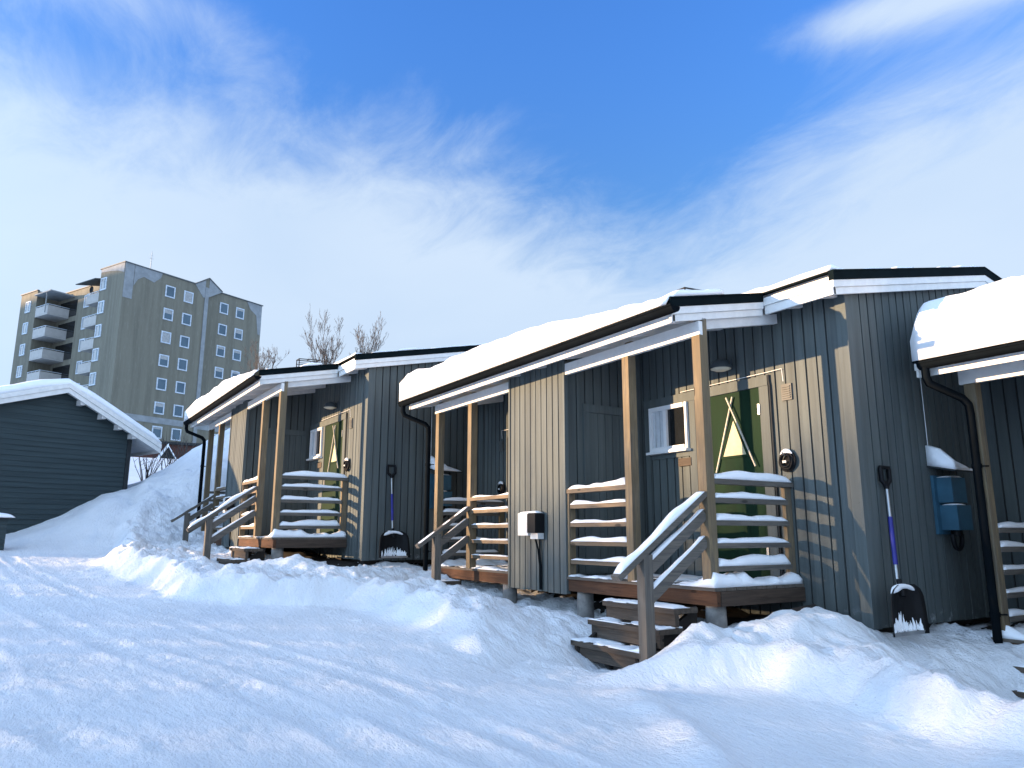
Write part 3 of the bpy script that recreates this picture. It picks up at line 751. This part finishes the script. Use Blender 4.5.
# ------------------------------------------------------------------ snow shovels
def shovel(base, rz, lean, side, label):
    """blade stands on the snow, handle leans back towards -x against a wall facing +x"""
    root = empty('snow_shovel', base, rz); tag(root, label, 'snow shovel', 'snow shovels leaning on cabin walls')
    H = 1.42
    def P(t, y=0., o=0.): return Vector((-lean*t/H + o, y + side*t/H, t))
    bl = MB(); vs = []; fs = []; nx, nz = 14, 12
    for j in range(nz+1):
        t = .40*j/nz
        for i in range(nx+1):
            u = -1 + 2*i/nx
            hw = .255*(1-.14*(j/nz)**2) * (1 if j < nz*.72 else math.sqrt(max(.0,1-((j/nz-.72)/.285)**2))*.55+.45)
            dish = .05*(1-u*u)*math.sin(math.pi*min(1,.25+j/nz*.75)) - .035*(abs(u)**3)
            vs.append(P(t, u*hw, .045 - dish + .004*math.cos(u*16)))
    for j in range(nz):
        for i in range(nx):
            a = j*(nx+1)+i; fs.append((a, a+1, a+nx+2, a+nx+1))
    n0 = len(vs); vs2 = [v + Vector((-.008,0,0)) for v in vs]
    ed = [(i, i+1) for i in range(nx)] + [(nx+j*(nx+1), nx+(j+1)*(nx+1)) for j in range(nz)] + [(nz*(nx+1)+i+1, nz*(nx+1)+i) for i in range(nx)] + [((j+1)*(nx+1), j*(nx+1)) for j in range(nz)]
    bl.add(vs + vs2, fs + [tuple(n0+i for i in reversed(f)) for f in fs] + [(b, a, n0+a, n0+b) for a, b in ed], True)
    blade = bl.build('blade', M['black'], root)
    MB().bar(P(.012,-.245,.052), P(.012,.245,.052), .012, .03).build('wear_edge', M['metal'], blade)
    # snow stuck to the blade and lying on its top edge
    sn = MB()
    for k in range(64):
        y = random.uniform(-.20,.20); L = random.uniform(.03,.15)*(1-.5*abs(y)/.2); t0 = random.uniform(.02,.05)
        pts = [P(t0+L*i/4, y+random.uniform(-.006,.006), .050 - .045*(1-(y/.2)**2)*math.sin(math.pi*min(1,.25+(t0+L*i/4)/.4*.75))+.035*abs(y/.2)**3*0) for i in range(5)]
        w = random.uniform(.004,.014); sn.tube(pts, [w,w*1.1,w*.9,w*.6,w*.2], 6)
    top = [P(.385-.05*abs(u)**2.2+(.0), u*.18, .045) for u in np.linspace(-1,.9,14)]
    sn.tube(top, [.008,.02,.028,.03,.028,.024,.022,.02,.02,.018,.02,.018,.014,.006], 8)
    sn.build('snow', M['snow'], blade)
    so = MB().tube([P(.30,0,.03), P(.44,0,.012)], [.03,.022], 10).build('socket', M['black'], root)
    MB().tube([P(.40), P(1.27)], .0145, 10).build('shaft', M['metal'], root)
    MB().tube([P(.56), P(.97)], .020, 10).build('grip_sleeve', M['blue'], root)
    g = MB(); a, b = .066, .05
    loop = [P(1.24,0),P(1.275,-.03),P(1.30,-a*.95),P(1.40,-a),P(1.42,-a*.9),P(1.42,a*.9),P(1.40,a),P(1.30,a*.95),P(1.275,.03),P(1.24,0)]
    g.tube(loop, .021, 8); g.tube([P(1.22),P(1.27)], .022, 10); g.build('handle', M['black'], root)
shovel(world_pt(cabs[0],(HW+.24,1.22,-.36)), 0, .215, .30, 'black snow shovel with blue grip on the middle cabin gable wall')
shovel(world_pt(cabs[1],(HW+.20,1.60,-.30)), 0, .18, .0, 'black snow shovel with blue grip on the left cabin gable wall')

# ------------------------------------------------------------------ siding hut on the left
HD = Vector((-math.sin(math.radians(20)), math.cos(math.radians(20)), 0)); HN = Vector((math.cos(math.radians(20)), math.sin(math.radians(20)), 0))
def hut():
    c = Vector((-19.93, .13, 0))
    root = empty('siding_hut', c, math.radians(20)); tag(root, 'dark blue grey hut with horizontal siding and snowy white rake boards', 'hut')
    # local: x outward (towards the cabins), y along the gable
    zr = 3.34
    def zt(y): return zr - .338*(-y) if y < 0 else zr - .53*y
    YL, YR, DEP = -5.0, 1.63, -6.5
    w = MB(); z = -.5; k = 0
    while z < zr-.08:
        z1 = z + .115
        # clip each siding board by the gable slopes
        zm = z + .06
        ya = max(YL, -(zr-.05-zm)/.338); yb = min(YR, (zr-.05-zm)/.53)
        if yb - ya > .1:
            w.hexa([(-.03,ya,z),(.018,ya,z),(.018,yb,z),(-.03,yb,z)], [(-.03,ya,z1),(.004,ya,z1),(.004,yb,z1),(-.03,yb,z1)])
        z = z1
    w.prism([(-.035,YL,-.6),(-.035,YR,-.6),(-.035,YR,zt(YR)-.05),(-.035,0,zr-.05),(-.035,YL,zt(YL)-.05)], (DEP,0,0))
    w.build('wall', M['hut'], root)
    MB().box(-.05,.035,YR-.07,YR+.03,-.5,zt(YR)-.06).build('corner_board', M['hutdark'], root)
    r = MB()
    for y0, y1 in ((YL-.5, 0), (0, 2.25)):
        r.hexa([(DEP-.3,y0,zt(y0)-.10),(.26,y0,zt(y0)-.10),(.26,y1,zt(y1)-.10),(DEP-.3,y1,zt(y1)-.10)], [(DEP-.3,y0,zt(y0)),(.26,y0,zt(y0)),(.26,y1,zt(y1)),(DEP-.3,y1,zt(y1))])
    ro = r.build('roof', M['soffit'], root)
    f = MB()
    for y0, y1 in ((YL-.5, 0), (0, 2.27)):
        for dx, d0, d1 in ((.262,-.17,-.06),(.285,-.055,.05)):
            f.hexa([(dx,y0,zt(y0)+d0),(dx+.03,y0,zt(y0)+d0),(dx+.03,y1,zt(y1)+d0),(dx,y1,zt(y1)+d0)], [(dx,y0,zt(y0)+d1),(dx+.03,y0,zt(y0)+d1),(dx+.03,y1,zt(y1)+d1),(dx,y1,zt(y1)+d1)])
    f.box(-2.,.25,2.255,2.28,zt(2.25)-.17,zt(2.25)+.02)
    f.build('rake_board', M['white'], ro)
    p = MB()
    for y in (-3.2,-1.6, .35, .85, 1.25, 1.6): p.box(-.1,.25,y-.05,y+.05,zt(y)-.22,zt(y)-.10)
    p.build('purlin', M['soffit'], ro)
    n = 26; vs = []; fs = []
    ys = np.concatenate([np.linspace(YL-.5,0,22), np.linspace(.12,2.26,14)])
    prof = [(.30,.0),(.318,.05),(.30,.11),(.22,.16),(.05,.19),(-.5,.21),(-2.5,.22),(DEP,.2),(DEP-.3,.0)]
    for y in ys:
        e = .45 if y > 2.2 or y < YL-.4 else 1
        pk = .05*math.exp(-(y/.35)**2)
        for px, h in prof: vs.append((px, y, zt(y)+.052-pk + (h+ (.03*float(vnoise(np.array([y*1.7]),np.array([px*2]),4)[0]) if h>.04 else 0))*e))
    m = len(prof)
    for i in range(len(ys)-1):
        for k in range(m): fs.append((i*m+k, i*m+(k+1)%m, (i+1)*m+(k+1)%m, (i+1)*m+k))
    fs += [tuple(range(m)), tuple((len(ys)-1)*m+k for k in reversed(range(m)))]
    MB().add(vs, fs, True).build('snow_cover', M['roofsnow'], ro)
hut()
def bin_box():
    b = Vector((-16.6,-.93,gz(-16.5,-.7)-.12)); root = empty('storage_box', b, math.radians(12)); tag(root, 'dark box with a snow cap at the left edge, in front of the siding hut', 'box')
    w = MB()
    for i in range(8): w.hexa([(-.4,-.9,i*.09),(.012,-.9,i*.09),(.012,.42,i*.09),(-.4,.42,i*.09)], [(-.4,-.9,i*.09+.088),(.0,-.9,i*.09+.088),(.0,.42,i*.09+.088),(-.4,.42,i*.09+.088)])
    w.build('box_body', M['hut'], root)
    MB().box(-.45,.05,-.95,.47,.72,.75).build('lid', M['hutdark'], root)
    snow_cap('snow', (-.2,-.94,.745), (-.2,.52,.745), .56, .13, root, 140)
bin_box()

# ------------------------------------------------------------------ apartment tower
def tower():
    C0 = Vector((-91.86, 5.12, 0)); u = Vector((-.44,.898,0)).normalized(); v = Vector((-u.y,u.x,0)).normalized()   # u: along the right face, v: along the left face
    rz = math.atan2(u.y, u.x)
    root = empty('apartment_tower', C0, rz); tag(root, 'tall grey-brown apartment block with stacked balconies and white-framed windows', 'apartment block')
    # local: x = a (along right face), y = b (along left face, away), right face is y=0 looking to -y, left face is x=0 looking to -x
    m, k, b, P = newmat('tower_concrete', .85, 0, .2)
    n1 = k.noise(k.mapping(P,(1.2,1.2,.06)), 1.3, 5, .6); n2 = k.noise(k.mapping(P,(2,2,.5)), 2.2, 4, .6)
    col = k.mix(k.ramp(n1,.35,.7), (.185,.176,.138,1), (.14,.134,.106,1)); col = k.mix(k.ramp(n2,.5,.75,0,.5), col, (.235,.225,.185,1))
    k.put(b.inputs['Base Color'], col)
    mt = m; pale = plain('pale_tower_render', (.27,.29,.30), .85, var=.12, scale=1.2); mbal = plain('white_balcony_panel', (.42,.41,.39), .7, var=.06, scale=2); mgl = plain('tower_window_glass', (.035,.075,.11), .2, spec=.5, scale=.25, c2=(.06,.11,.15)); wht = plain('tower_window_frame', (.58,.65,.72), .5)
    dk = plain('dark_recess', (.03,.03,.032), .9); bc = plain('tower_window_curtain', (.35,.36,.36), .3, spec=.5)
    TOP, RD, B1, B2, BE, AE = 30.4, 2.6, 4.9, 19.4, 23.46, 19.45
    w = MB()
    w.box(0, 10.6, 0.001, B1, 6, TOP); w.box(10.6, AE, .25, B1, 6, TOP-.05)
    w.box(RD, AE, B1+.001, B2-.001, 6, TOP); w.box(0, AE, B2, BE, 6, TOP)
    w.prism([(9.0,-.001,TOP+.001),(12.9,-.001,TOP+.001),(10.87,-.001,31.65)], (0,3.,0))
    w.build('wall', mt, root)
    pp = MB()
    pp.box(10.45,10.95,-.09,-.003,6,TOP); pp.box(0,9.0,-.04,-.003,12.5,13.2); pp.box(10.96,AE,.21,.247,12.5,13.2)
    pp.box(.02,1.1,-.04,-.003,26.3,TOP)
    pp.prism([(9.0,-.05,TOP),(10.2,-.05,29.0),(10.44,-.05,29.0),(10.44,-.05,31.3)], (0,.045,0)); pp.prism([(10.96,-.05,29.2),(12.9,-.05,TOP),(10.96,-.05,31.6)], (0,.045,0))
    pp.prism([(1.15,-.04,27.9),(1.6,-.04,28.8),(2.3,-.04,29.3),(3.6,-.04,29.0),(4.4,-.04,29.8),(4.6,-.04,TOP),(1.15,-.04,TOP)], (0,.036,0))
    pp.prism([(17.0,.21,TOP-.06),(17.6,.21,29.4),(18.6,.21,28.8),(19.0,.21,26.3),(19.44,.21,26.2),(19.44,.21,TOP-.06)], (0,.036,0))
    pp.prism([(-.04,.05,29.2),(-.04,1.2,29.6),(-.04,3.2,29.9),(-.04,4.8,30.0),(-.04,4.8,TOP),(-.04,.05,TOP)], (.036,0,0))
    pp.build('pale_patch', pale, root)
    cap = MB()
    cap.box(-.12,9.0,-.12,.2,TOP,TOP+.12); cap.box(12.9,AE+.1,-.02+.12,.4,TOP-.05,TOP+.06); cap.box(-.12,.2,.2,B1+.1,TOP,TOP+.12); cap.box(-.12,.2,B2-.1,BE+.1,TOP,TOP+.12); cap.box(RD-.1,RD+.2,B1,B2,TOP,TOP+.12)
    cap.bar((9.0,.05,TOP+.06),(10.87,.05,31.71),.35,.12); cap.bar((10.87,.05,31.71),(12.9,.05,TOP+.06),.35,.12)
    cap.build('parapet_cap', plain('grey_metal_cap',(.10,.11,.115),.6), root)
    def win_r(a, z, y, cw=1.25, ch=1.42, lit=False):
        f = MB(); t = .13
        f.box(a-cw/2,a+cw/2,y-.10,y-.002,z-ch/2,z-ch/2+t); f.box(a-cw/2,a+cw/2,y-.10,y-.002,z+ch/2-t,z+ch/2)
        f.box(a-cw/2,a-cw/2+t,y-.10,y-.002,z-ch/2+t,z+ch/2-t); f.box(a+cw/2-t,a+cw/2,y-.10,y-.002,z-ch/2+t,z+ch/2-t)
        o = f.build('window', wht, root)
        g = MB().box(a-cw/2+t,a+cw/2-t,y-.04,y-.004,z-ch/2+t,z+ch/2-t)
        g.mat(1); q = random.random()
        if lit: g.box(a-cw/2+t+.01,a+cw/2-t-.01,y-.046,y-.041,z-ch/2+t+.01,z+ch/2-t-.01)
        elif q < .45: g.box(a-cw/2+t+.01,a+cw/2-t-.01,y-.046,y-.041,z+ch/2-t-.35*random.uniform(.5,1.6),z+ch/2-t-.01)
        g.build('pane', [mgl, bc], o)
    for i in range(8):
        z = 28.46 - 2.83*i
        win_r(5.74, z, 0, lit=(i == 2)); win_r(8.2, z, 0, lit=(i == 0)); win_r(13.5, z-.01, .25); win_r(15.97, z-.03, .25)
    def win_l(bb, z, x, cw=1.2, ch=1.5):
        f = MB(); t = .13
        f.box(x-.10,x-.002,bb-cw/2,bb+cw/2,z-ch/2,z-ch/2+t); f.box(x-.10,x-.002,bb-cw/2,bb+cw/2,z+ch/2-t,z+ch/2)
        f.box(x-.10,x-.002,bb-cw/2,bb-cw/2+t,z-ch/2+t,z+ch/2-t); f.box(x-.10,x-.002,bb+cw/2-t,bb+cw/2,z-ch/2+t,z+ch/2-t)
        o = f.build('window', wht, root)
        g = MB().box(x-.04,x-.004,bb-cw/2+t,bb+cw/2-t,z-ch/2+t,z+ch/2-t); g.mat(1)
        g.box(x-.046,x-.041,bb-.1,bb+cw/2-t-.02,z-ch/2+t+.02,z+ch/2-t-.02)
        g.build('pane', [mgl, bc], o)
    for i in range(7):
        z = 28.5 - 2.83*i
        win_l(4.05, z, 0); win_l(21.3, z, 0); win_l(12.3, z, RD, 1.2, 1.6); 
    def balcony(a0, a1, b0, b1, z):
        s = MB().box(a0, a1, b0, b1, z-.16, z).build('balcony', mbal, root)
        p = MB(); p.box(a0, a0+.06, b0, b1, z+.02, z+1.02); p.box(a0+.061, a1-.02, b0, b0+.06, z+.02, z+1.02); p.box(a0+.061, a1-.02, b1-.06, b1, z+.02, z+1.02); p.build('front_panel', mbal, s)
        r = MB(); r.box(a0-.02, a0+.05, b0, b1, z+1.14, z+1.2); r.box(a0+.051, a1, b0-.02, b0+.05, z+1.14, z+1.2)
        for q in np.linspace(b0, b1-.05, 4): r.box(a0, a0+.05, q, q+.05, z+1.02, z+1.14)
        r.build('railing', wht, s)
    for i in range(7):
        z = 27.0 - 2.83*i
        balcony(.0, RD-.01, 16.3, 19.35, z)
        balcony(.55, RD-.01, 5.3, 8.6, z)
        d = MB(); d.box(RD-.04, RD-.003, 14.6, 18.6, z+.05, z+2.15); d.build('balcony_door', M['glassdark'], root)
        d = MB(); d.box(RD-.04, RD-.003, 5.6, 7.9, z+.05, z+2.15); d.build('balcony_door', M['glassdark'], root)
    c = MB(); c.box(-.4, RD, 15.3, 19.3, 29.6, 29.75); c.box(-.3, -.2, 16.4, 16.5, 27.0, 29.6); c.build('balcony_roof', pale, root)
    c = MB(); c.hexa([(-.6,5.0,29.15),(RD,5.0,29.9),(RD,9.2,29.9),(-.6,9.2,29.15)],[(-.6,5.0,29.25),(RD,5.0,30.0),(RD,9.2,30.0),(-.6,9.2,29.25)]); c.build('balcony_roof', plain('dark_awning',(.05,.06,.06),.6), root)
    d = MB(); d.lathe((.5,7.6,28.6), [(0,.12),(.25,.09),(.42,.0),(.42,-.02),(.25,.06),(0,.09)], 'x', 18); d.tube([(.6,7.6,28.6),(.9,7.6,28.0)], .04, 6); d.build('satellite_dish', M['black'], root)
    an = MB(); an.tube([(4.5,2.5,TOP),(4.5,2.5,TOP+1.6),(4.5,2.5,TOP+3.3)], [.06,.05,.03], 6); an.bar((4.2,2.5,TOP+2.4),(4.8,2.5,TOP+2.4),.03,.03); an.bar((4.3,2.5,TOP+2.8),(4.7,2.5,TOP+2.8),.03,.03); an.build('antenna', M['metal'], root)
tower()

# ------------------------------------------------------------------ brown house behind the snow terrace
def brown_house():
    root = empty('brown_house', (-60, 6.4, 4.2)); tag(root, 'low red brown house with a snowy gabled porch at the foot of the tower', 'house')
    MB().box(-3,0,-3.2,7.5,-1,2.25).build('wall', M['brown'], root)
    r = MB(); r.hexa([(-3.2,-3.4,2.26),(.3,-3.4,2.26),(.3,7.7,2.26),(-3.2,7.7,2.26)],[(-3.2,-3.4,2.45),(.25,-3.4,2.45),(.25,7.7,2.45),(-3.2,7.7,2.45)]); r.build('roof', M['hutdark'], root)
    g = MB(); g.prism([(.001,.1,.4),(.001,1.7,.4),(.001,.9,1.95)], (.9,0,0)); g.build('porch', M['hutdark'], root)
    s = MB(); s.hexa([(.0,-.15,.28),(1.1,-.15,.28),(1.1,.9,1.99),(0,.9,1.99)],[(.0,-.25,.45),(1.1,-.25,.45),(1.1,.9,2.22),(0,.9,2.22)]); s.hexa([(0,.9,1.99),(1.1,.9,1.99),(1.1,1.95,.28),(0,1.95,.28)],[(0,.9,2.08),(1.1,.9,2.08),(1.1,1.98,.40),(0,1.98,.40)]); s.build('porch_roof', M['roofsnow'], root)
    MB().box(.001,.04,3.0,3.8,1.2,1.9).build('window', M['winframe'], root)
brown_house()

# ------------------------------------------------------------------ bare birches and dry shrubs
def bare_tree(x, y, h, seed, label, spread=.42):
    R = random.Random(seed); z0 = gz(x, y) - .2
    root = empty('bare_birch', (x, y, z0), R.uniform(0, 6)); tag(root, label, 'tree', 'bare birches behind the cabins')
    tr = MB(); cr = MB()
    def grow(mb, p, d, L, r, lev):
        n = 4 if lev < 3 else 3; pts = [p.copy()]; rad = [r]
        q = p.copy(); dd = d.copy()
        for i in range(n):
            dd = (dd + Vector((R.gauss(0,.07), R.gauss(0,.07), R.gauss(.07,.05)))*(1+.5*lev)).normalized()
            q = q + dd*(L/n); pts.append(q.copy()); rad.append(max(.0045, r*(1-.62*(i+1)/n)))
        mb.tube(pts, rad, 6 if lev < 2 else 3, cap=False)
        if lev >= 5: return
        k = {0:17,1:7,2:5,3:3,4:2}[lev]
        for i in range(k):
            t = R.uniform(.28 if lev == 0 else .2, 1.0); s = t*n; j = min(n-1, int(s)); P = pts[j].lerp(pts[j+1], s-j)
            a = R.uniform(0, 6.28); up = R.uniform(.55, 1.15)
            nd = (dd*up + Vector((math.cos(a), math.sin(a), R.uniform(.0,.5)))*spread*R.uniform(.5,.95)).normalized()
            grow(cr, P, nd, L*R.uniform(.34,.52)*((.62+.35*t) if lev == 0 else 1), max(.006, rad[j]*R.uniform(.45,.65)), lev+1)
    grow(tr, Vector((0,0,0)), Vector((R.uniform(-.02,.02),R.uniform(-.02,.02),1)).normalized(), h*.86, h*.014, 0)
    tr.build('trunk', M['bark'], root, fix=False); cr.build('crown', M['twig'], root, fix=False)
bare_tree(-37.8, 12.1, 6.7, 3, 'tallest bare birch, forked crown above the left cabin roof')
bare_tree(-37.2, 13.9, 6.7, 12, 'bare birch right of the tallest one above the left cabin ridge', .42)
bare_tree(-38.5, 9.4, 5.6, 21, 'lowest bare birch top, close to the tower edge', .6)

def shrub(x, y, h, n, seed, label):
    R = random.Random(seed); z0 = gz(x, y) - .05
    m = MB()
    for i in range(n):
        a = R.uniform(0,6.28); s = R.uniform(.1,.55); L = h*R.uniform(.6,1.1)
        p = Vector((R.uniform(-.15,.15),R.uniform(-.15,.15),0)); d = Vector((math.cos(a)*s, math.sin(a)*s, 1)).normalized(); pts = [p]
        for k in range(4): d = (d + Vector((R.gauss(0,.12),R.gauss(0,.12),0))).normalized(); pts.append(pts[-1] + d*L/4)
        m.tube(pts, [.012,.010,.008,.006,.003], 4, cap=False)
        for k in (2,3):
            q = pts[k]; e = Vector((R.gauss(0,.5),R.gauss(0,.5),.6)).normalized(); m.tube([q, q+e*L*.22], [.006,.003], 3, cap=False)
    o = m.build('dry_shrub', M['twig'], None, fix=False); o.location = (x,y,z0)
    tag(o, label, 'shrub', 'dry shrubs on the snow slope')
shrub(-22.2, 2.32, 1.0, 16, 1, 'dry bare shrub on the slope nearest the siding hut corner')
shrub(-22.6, 2.85, 1.1, 14, 2, 'taller dry shrub between two others on the snow slope')
shrub(-22.8, 3.35, .8, 12, 3, 'dry shrub farthest from the siding hut on the snow slope')

# ------------------------------------------------------------------ unseen stick wood added behind the photographer to filter the low sun
def sun_filter():
    R = random.Random(5); L = math.hypot(SUN[0], SUN[1]); sx, sy = SUN[0]/L, SUN[1]/L; m = MB()
    def at(q, sl): return (sl*sx + q*sy, sl*sy - q*sx)
    for i in range(830):
        q = (-9.3 + 22*R.random()) if i > 70 else R.uniform(-12.6, -9.3); sl = -38 + R.gauss(0, 2.2); x, y = at(q, sl); z0 = gz(x, y) - .2
        zt = 4.3 + .6*max(-1.1, min(1, (q+9.3)/3.)) + R.gauss(0, .32) + .45*max(0., min(1., (q+8.3)/2.)) + .03*max(0, q+4)
        r = R.uniform(.022, .042); lx, ly = R.gauss(0, .12), R.gauss(0, .12)
        m.tube([(x,y,z0),(x+lx*.5,y+ly*.5,(z0+zt)/2),(x+lx,y+ly,zt)], [r, r*.75, .006], 5, cap=False)
        for k in range(6):
            t = R.uniform(.35, .92); b = Vector((x+lx*t, y+ly*t, z0+(zt-z0)*t)); a = R.uniform(0, 6.28); ln = R.uniform(.5, 1.1)*(1.25-t)
            e = b + Vector((math.cos(a)*ln*.8, math.sin(a)*ln*.8, ln*.9)); m.tube([b, e], [r*.42, .004], 4, cap=False)
    o = m.build('sun_filter_wood', M['twig'], None, fix=False); tag(o, 'added stick wood, unseen behind the photographer, filtering the low sun', 'sun_filter', kind='stuff')
sun_filter()

# ------------------------------------------------------------------ camera
cam = bpy.data.cameras.new('camera'); co = bpy.data.objects.new('camera', cam); COL.objects.link(co)
Rv = Vector((0.52801931,0.84923093,0.00155841)); Uv = Vector((0.16690355,-0.10557318,0.9803048)); Fv = Vector((-0.83266969,0.51735977,0.19748434))
mw = Matrix(((Rv.x,Uv.x,-Fv.x,0),(Rv.y,Uv.y,-Fv.y,0),(Rv.z,Uv.z,-Fv.z,0),(0,0,0,1)))
co.matrix_world = mw
cam.sensor_width = 36; cam.lens = 745.445/1024*36; cam.clip_start = .05; cam.clip_end = 3000
sc.camera = co

# ------------------------------------------------------------------ light
sun = bpy.data.lights.new('sun', 'SUN'); sun.energy = 5.0; sun.angle = math.radians(.55); sun.color = (1., .66, .37)
so = bpy.data.objects.new('sun', sun); COL.objects.link(so)
so.rotation_euler = Vector(SUN).to_track_quat('-Z', 'Y').to_euler()
EL = math.atan2(.115, math.hypot(.48, 1)); AZ = math.atan2(-SUN[0], -SUN[1])
w = bpy.data.worlds.new('World'); sc.world = w; w.use_nodes = True
k = NT(w.node_tree); bg = w.node_tree.nodes['Background']
sky = k.node('ShaderNodeTexSky', sky_type='NISHITA', sun_disc=False, sun_elevation=EL, sun_rotation=AZ)
sky.air_density = 1.0; sky.dust_density = .3; sky.ozone_density = 2.5
hs = k.node('ShaderNodeHueSaturation'); hs.inputs['Saturation'].default_value = 1.0; hs.inputs['Value'].default_value = 1.0; tc = k.node('ShaderNodeTexCoord'); D = tc.outputs['Generated']
sep = k.node('ShaderNodeSeparateXYZ'); k.put(sep.inputs[0], D); dx_, dy_, dz_ = sep.outputs
el = k.math('MULTIPLY', k.math('ARCSINE', dz_), 57.2958)
k.put(hs.inputs['Color'], k.mix(1., sky.outputs[0], k.mix(k.ramp(el, 14., 40.), (.66,.83,1.02,1), (.585,.97,1.62,1)), 'MULTIPLY'))
F2 = Vector((Fv.x, Fv.y)).normalized()
fwd = k.math('ADD', k.math('MULTIPLY', dx_, F2.x), k.math('MULTIPLY', dy_, F2.y))
rgt = k.math('ADD', k.math('MULTIPLY', dx_, -F2.y*-1), k.math('MULTIPLY', dy_, F2.x*-1))
az = k.math('MULTIPLY', k.math('ARCTAN2', rgt, fwd), 57.2958)
# cirrus sheet: project the direction on a flat layer
den = k.math('ADD', k.math('MAXIMUM', dz_, 0.), .12)
cv = k.node('ShaderNodeCombineXYZ'); k.put(cv.inputs[0], k.math('DIVIDE', dx_, den)); k.put(cv.inputs[1], k.math('DIVIDE', dy_, den))
def gaussn(x, c, s): 
    t = k.math('DIVIDE', k.math('SUBTRACT', x, c), s); return k.math('EXPONENT', k.math('MULTIPLY', k.math('MULTIPLY', t, t), -1.))
n1 = k.noise(k.mapping(cv.outputs[0], (1.0,1.9,1), (.3,.8,0), (0,0,.9)), 2.8, 12, .66, .5)
n2 = k.noise(k.mapping(cv.outputs[0], (1.,1.3,1), (3.1,1.2,0), (0,0,.5)), .9, 4, .5, .3)
nn = k.math('ADD', k.math('MULTIPLY', k.math('SUBTRACT', n1, .5), 1.15), k.math('MULTIPLY', k.math('SUBTRACT', n2, .5), .9))
edge = k.math('SUBTRACT', 30.0, k.math('MULTIPLY', gaussn(az, 13., 12.), 6.5))
edge = k.math('SUBTRACT', edge, k.math('MULTIPLY', k.ramp(az, 20., 40.), -1.5))
cov = k.math('DIVIDE', k.math('SUBTRACT', edge, el), 11.0)
cov = k.math('MINIMUM', cov, 1.1)
st1 = k.math('MULTIPLY', k.math('MULTIPLY', gaussn(el, 34.3, 1.8), k.ramp(az, 12., 30.)), .95)
st2 = k.math('MULTIPLY', k.math('MULTIPLY', gaussn(el, 35., 2.5), gaussn(az, -32., 12.)), .7)
base = k.math('MAXIMUM', k.math('ADD', cov, .0), -.8)
dens = k.math('ADD', k.math('ADD', base, k.math('ADD', st1, st2)), nn)
dens = k.math('ADD', dens, k.math('ADD', k.ramp(el, 42., 62., 0., .8), k.ramp(k.math('ABSOLUTE', az), 55., 95., 0., .75)))
a = k.ramp(dens, -.38, .72)
a = k.math('MULTIPLY', a, .95)
ccol = k.mix(k.ramp(el, 5., 34.), (1.66,2.03,2.52,1), (1.78,2.12,2.56,1))
ccol = k.mix(k.ramp(n2, .35, .7, 0, .5), ccol, (1.42,1.84,2.42,1))
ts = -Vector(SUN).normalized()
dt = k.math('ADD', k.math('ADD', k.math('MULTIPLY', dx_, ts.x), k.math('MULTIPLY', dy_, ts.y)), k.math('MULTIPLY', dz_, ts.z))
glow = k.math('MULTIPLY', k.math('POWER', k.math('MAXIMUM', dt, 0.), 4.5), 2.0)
side_fill = k.ramp(k.math('ABSOLUTE', az), 52., 95., 0., .75)  # added fill: unseen sky outside the view brightened to lift the shade
gain = k.math('ADD', k.math('ADD', glow, side_fill), 1.0)
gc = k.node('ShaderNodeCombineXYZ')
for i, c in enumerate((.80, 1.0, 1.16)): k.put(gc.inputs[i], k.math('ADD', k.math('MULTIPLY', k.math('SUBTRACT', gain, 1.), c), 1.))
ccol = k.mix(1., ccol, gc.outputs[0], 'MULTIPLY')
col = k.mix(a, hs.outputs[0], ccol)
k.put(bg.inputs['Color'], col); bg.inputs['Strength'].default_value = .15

vs = sc.view_settings
sc.display_settings.display_device = 'sRGB'; vs.view_transform = 'Standard'; vs.look = 'None'; vs.exposure = 1.4; vs.gamma = 1.0; vs.use_curve_mapping = False
sc.render.engine = 'CYCLES'
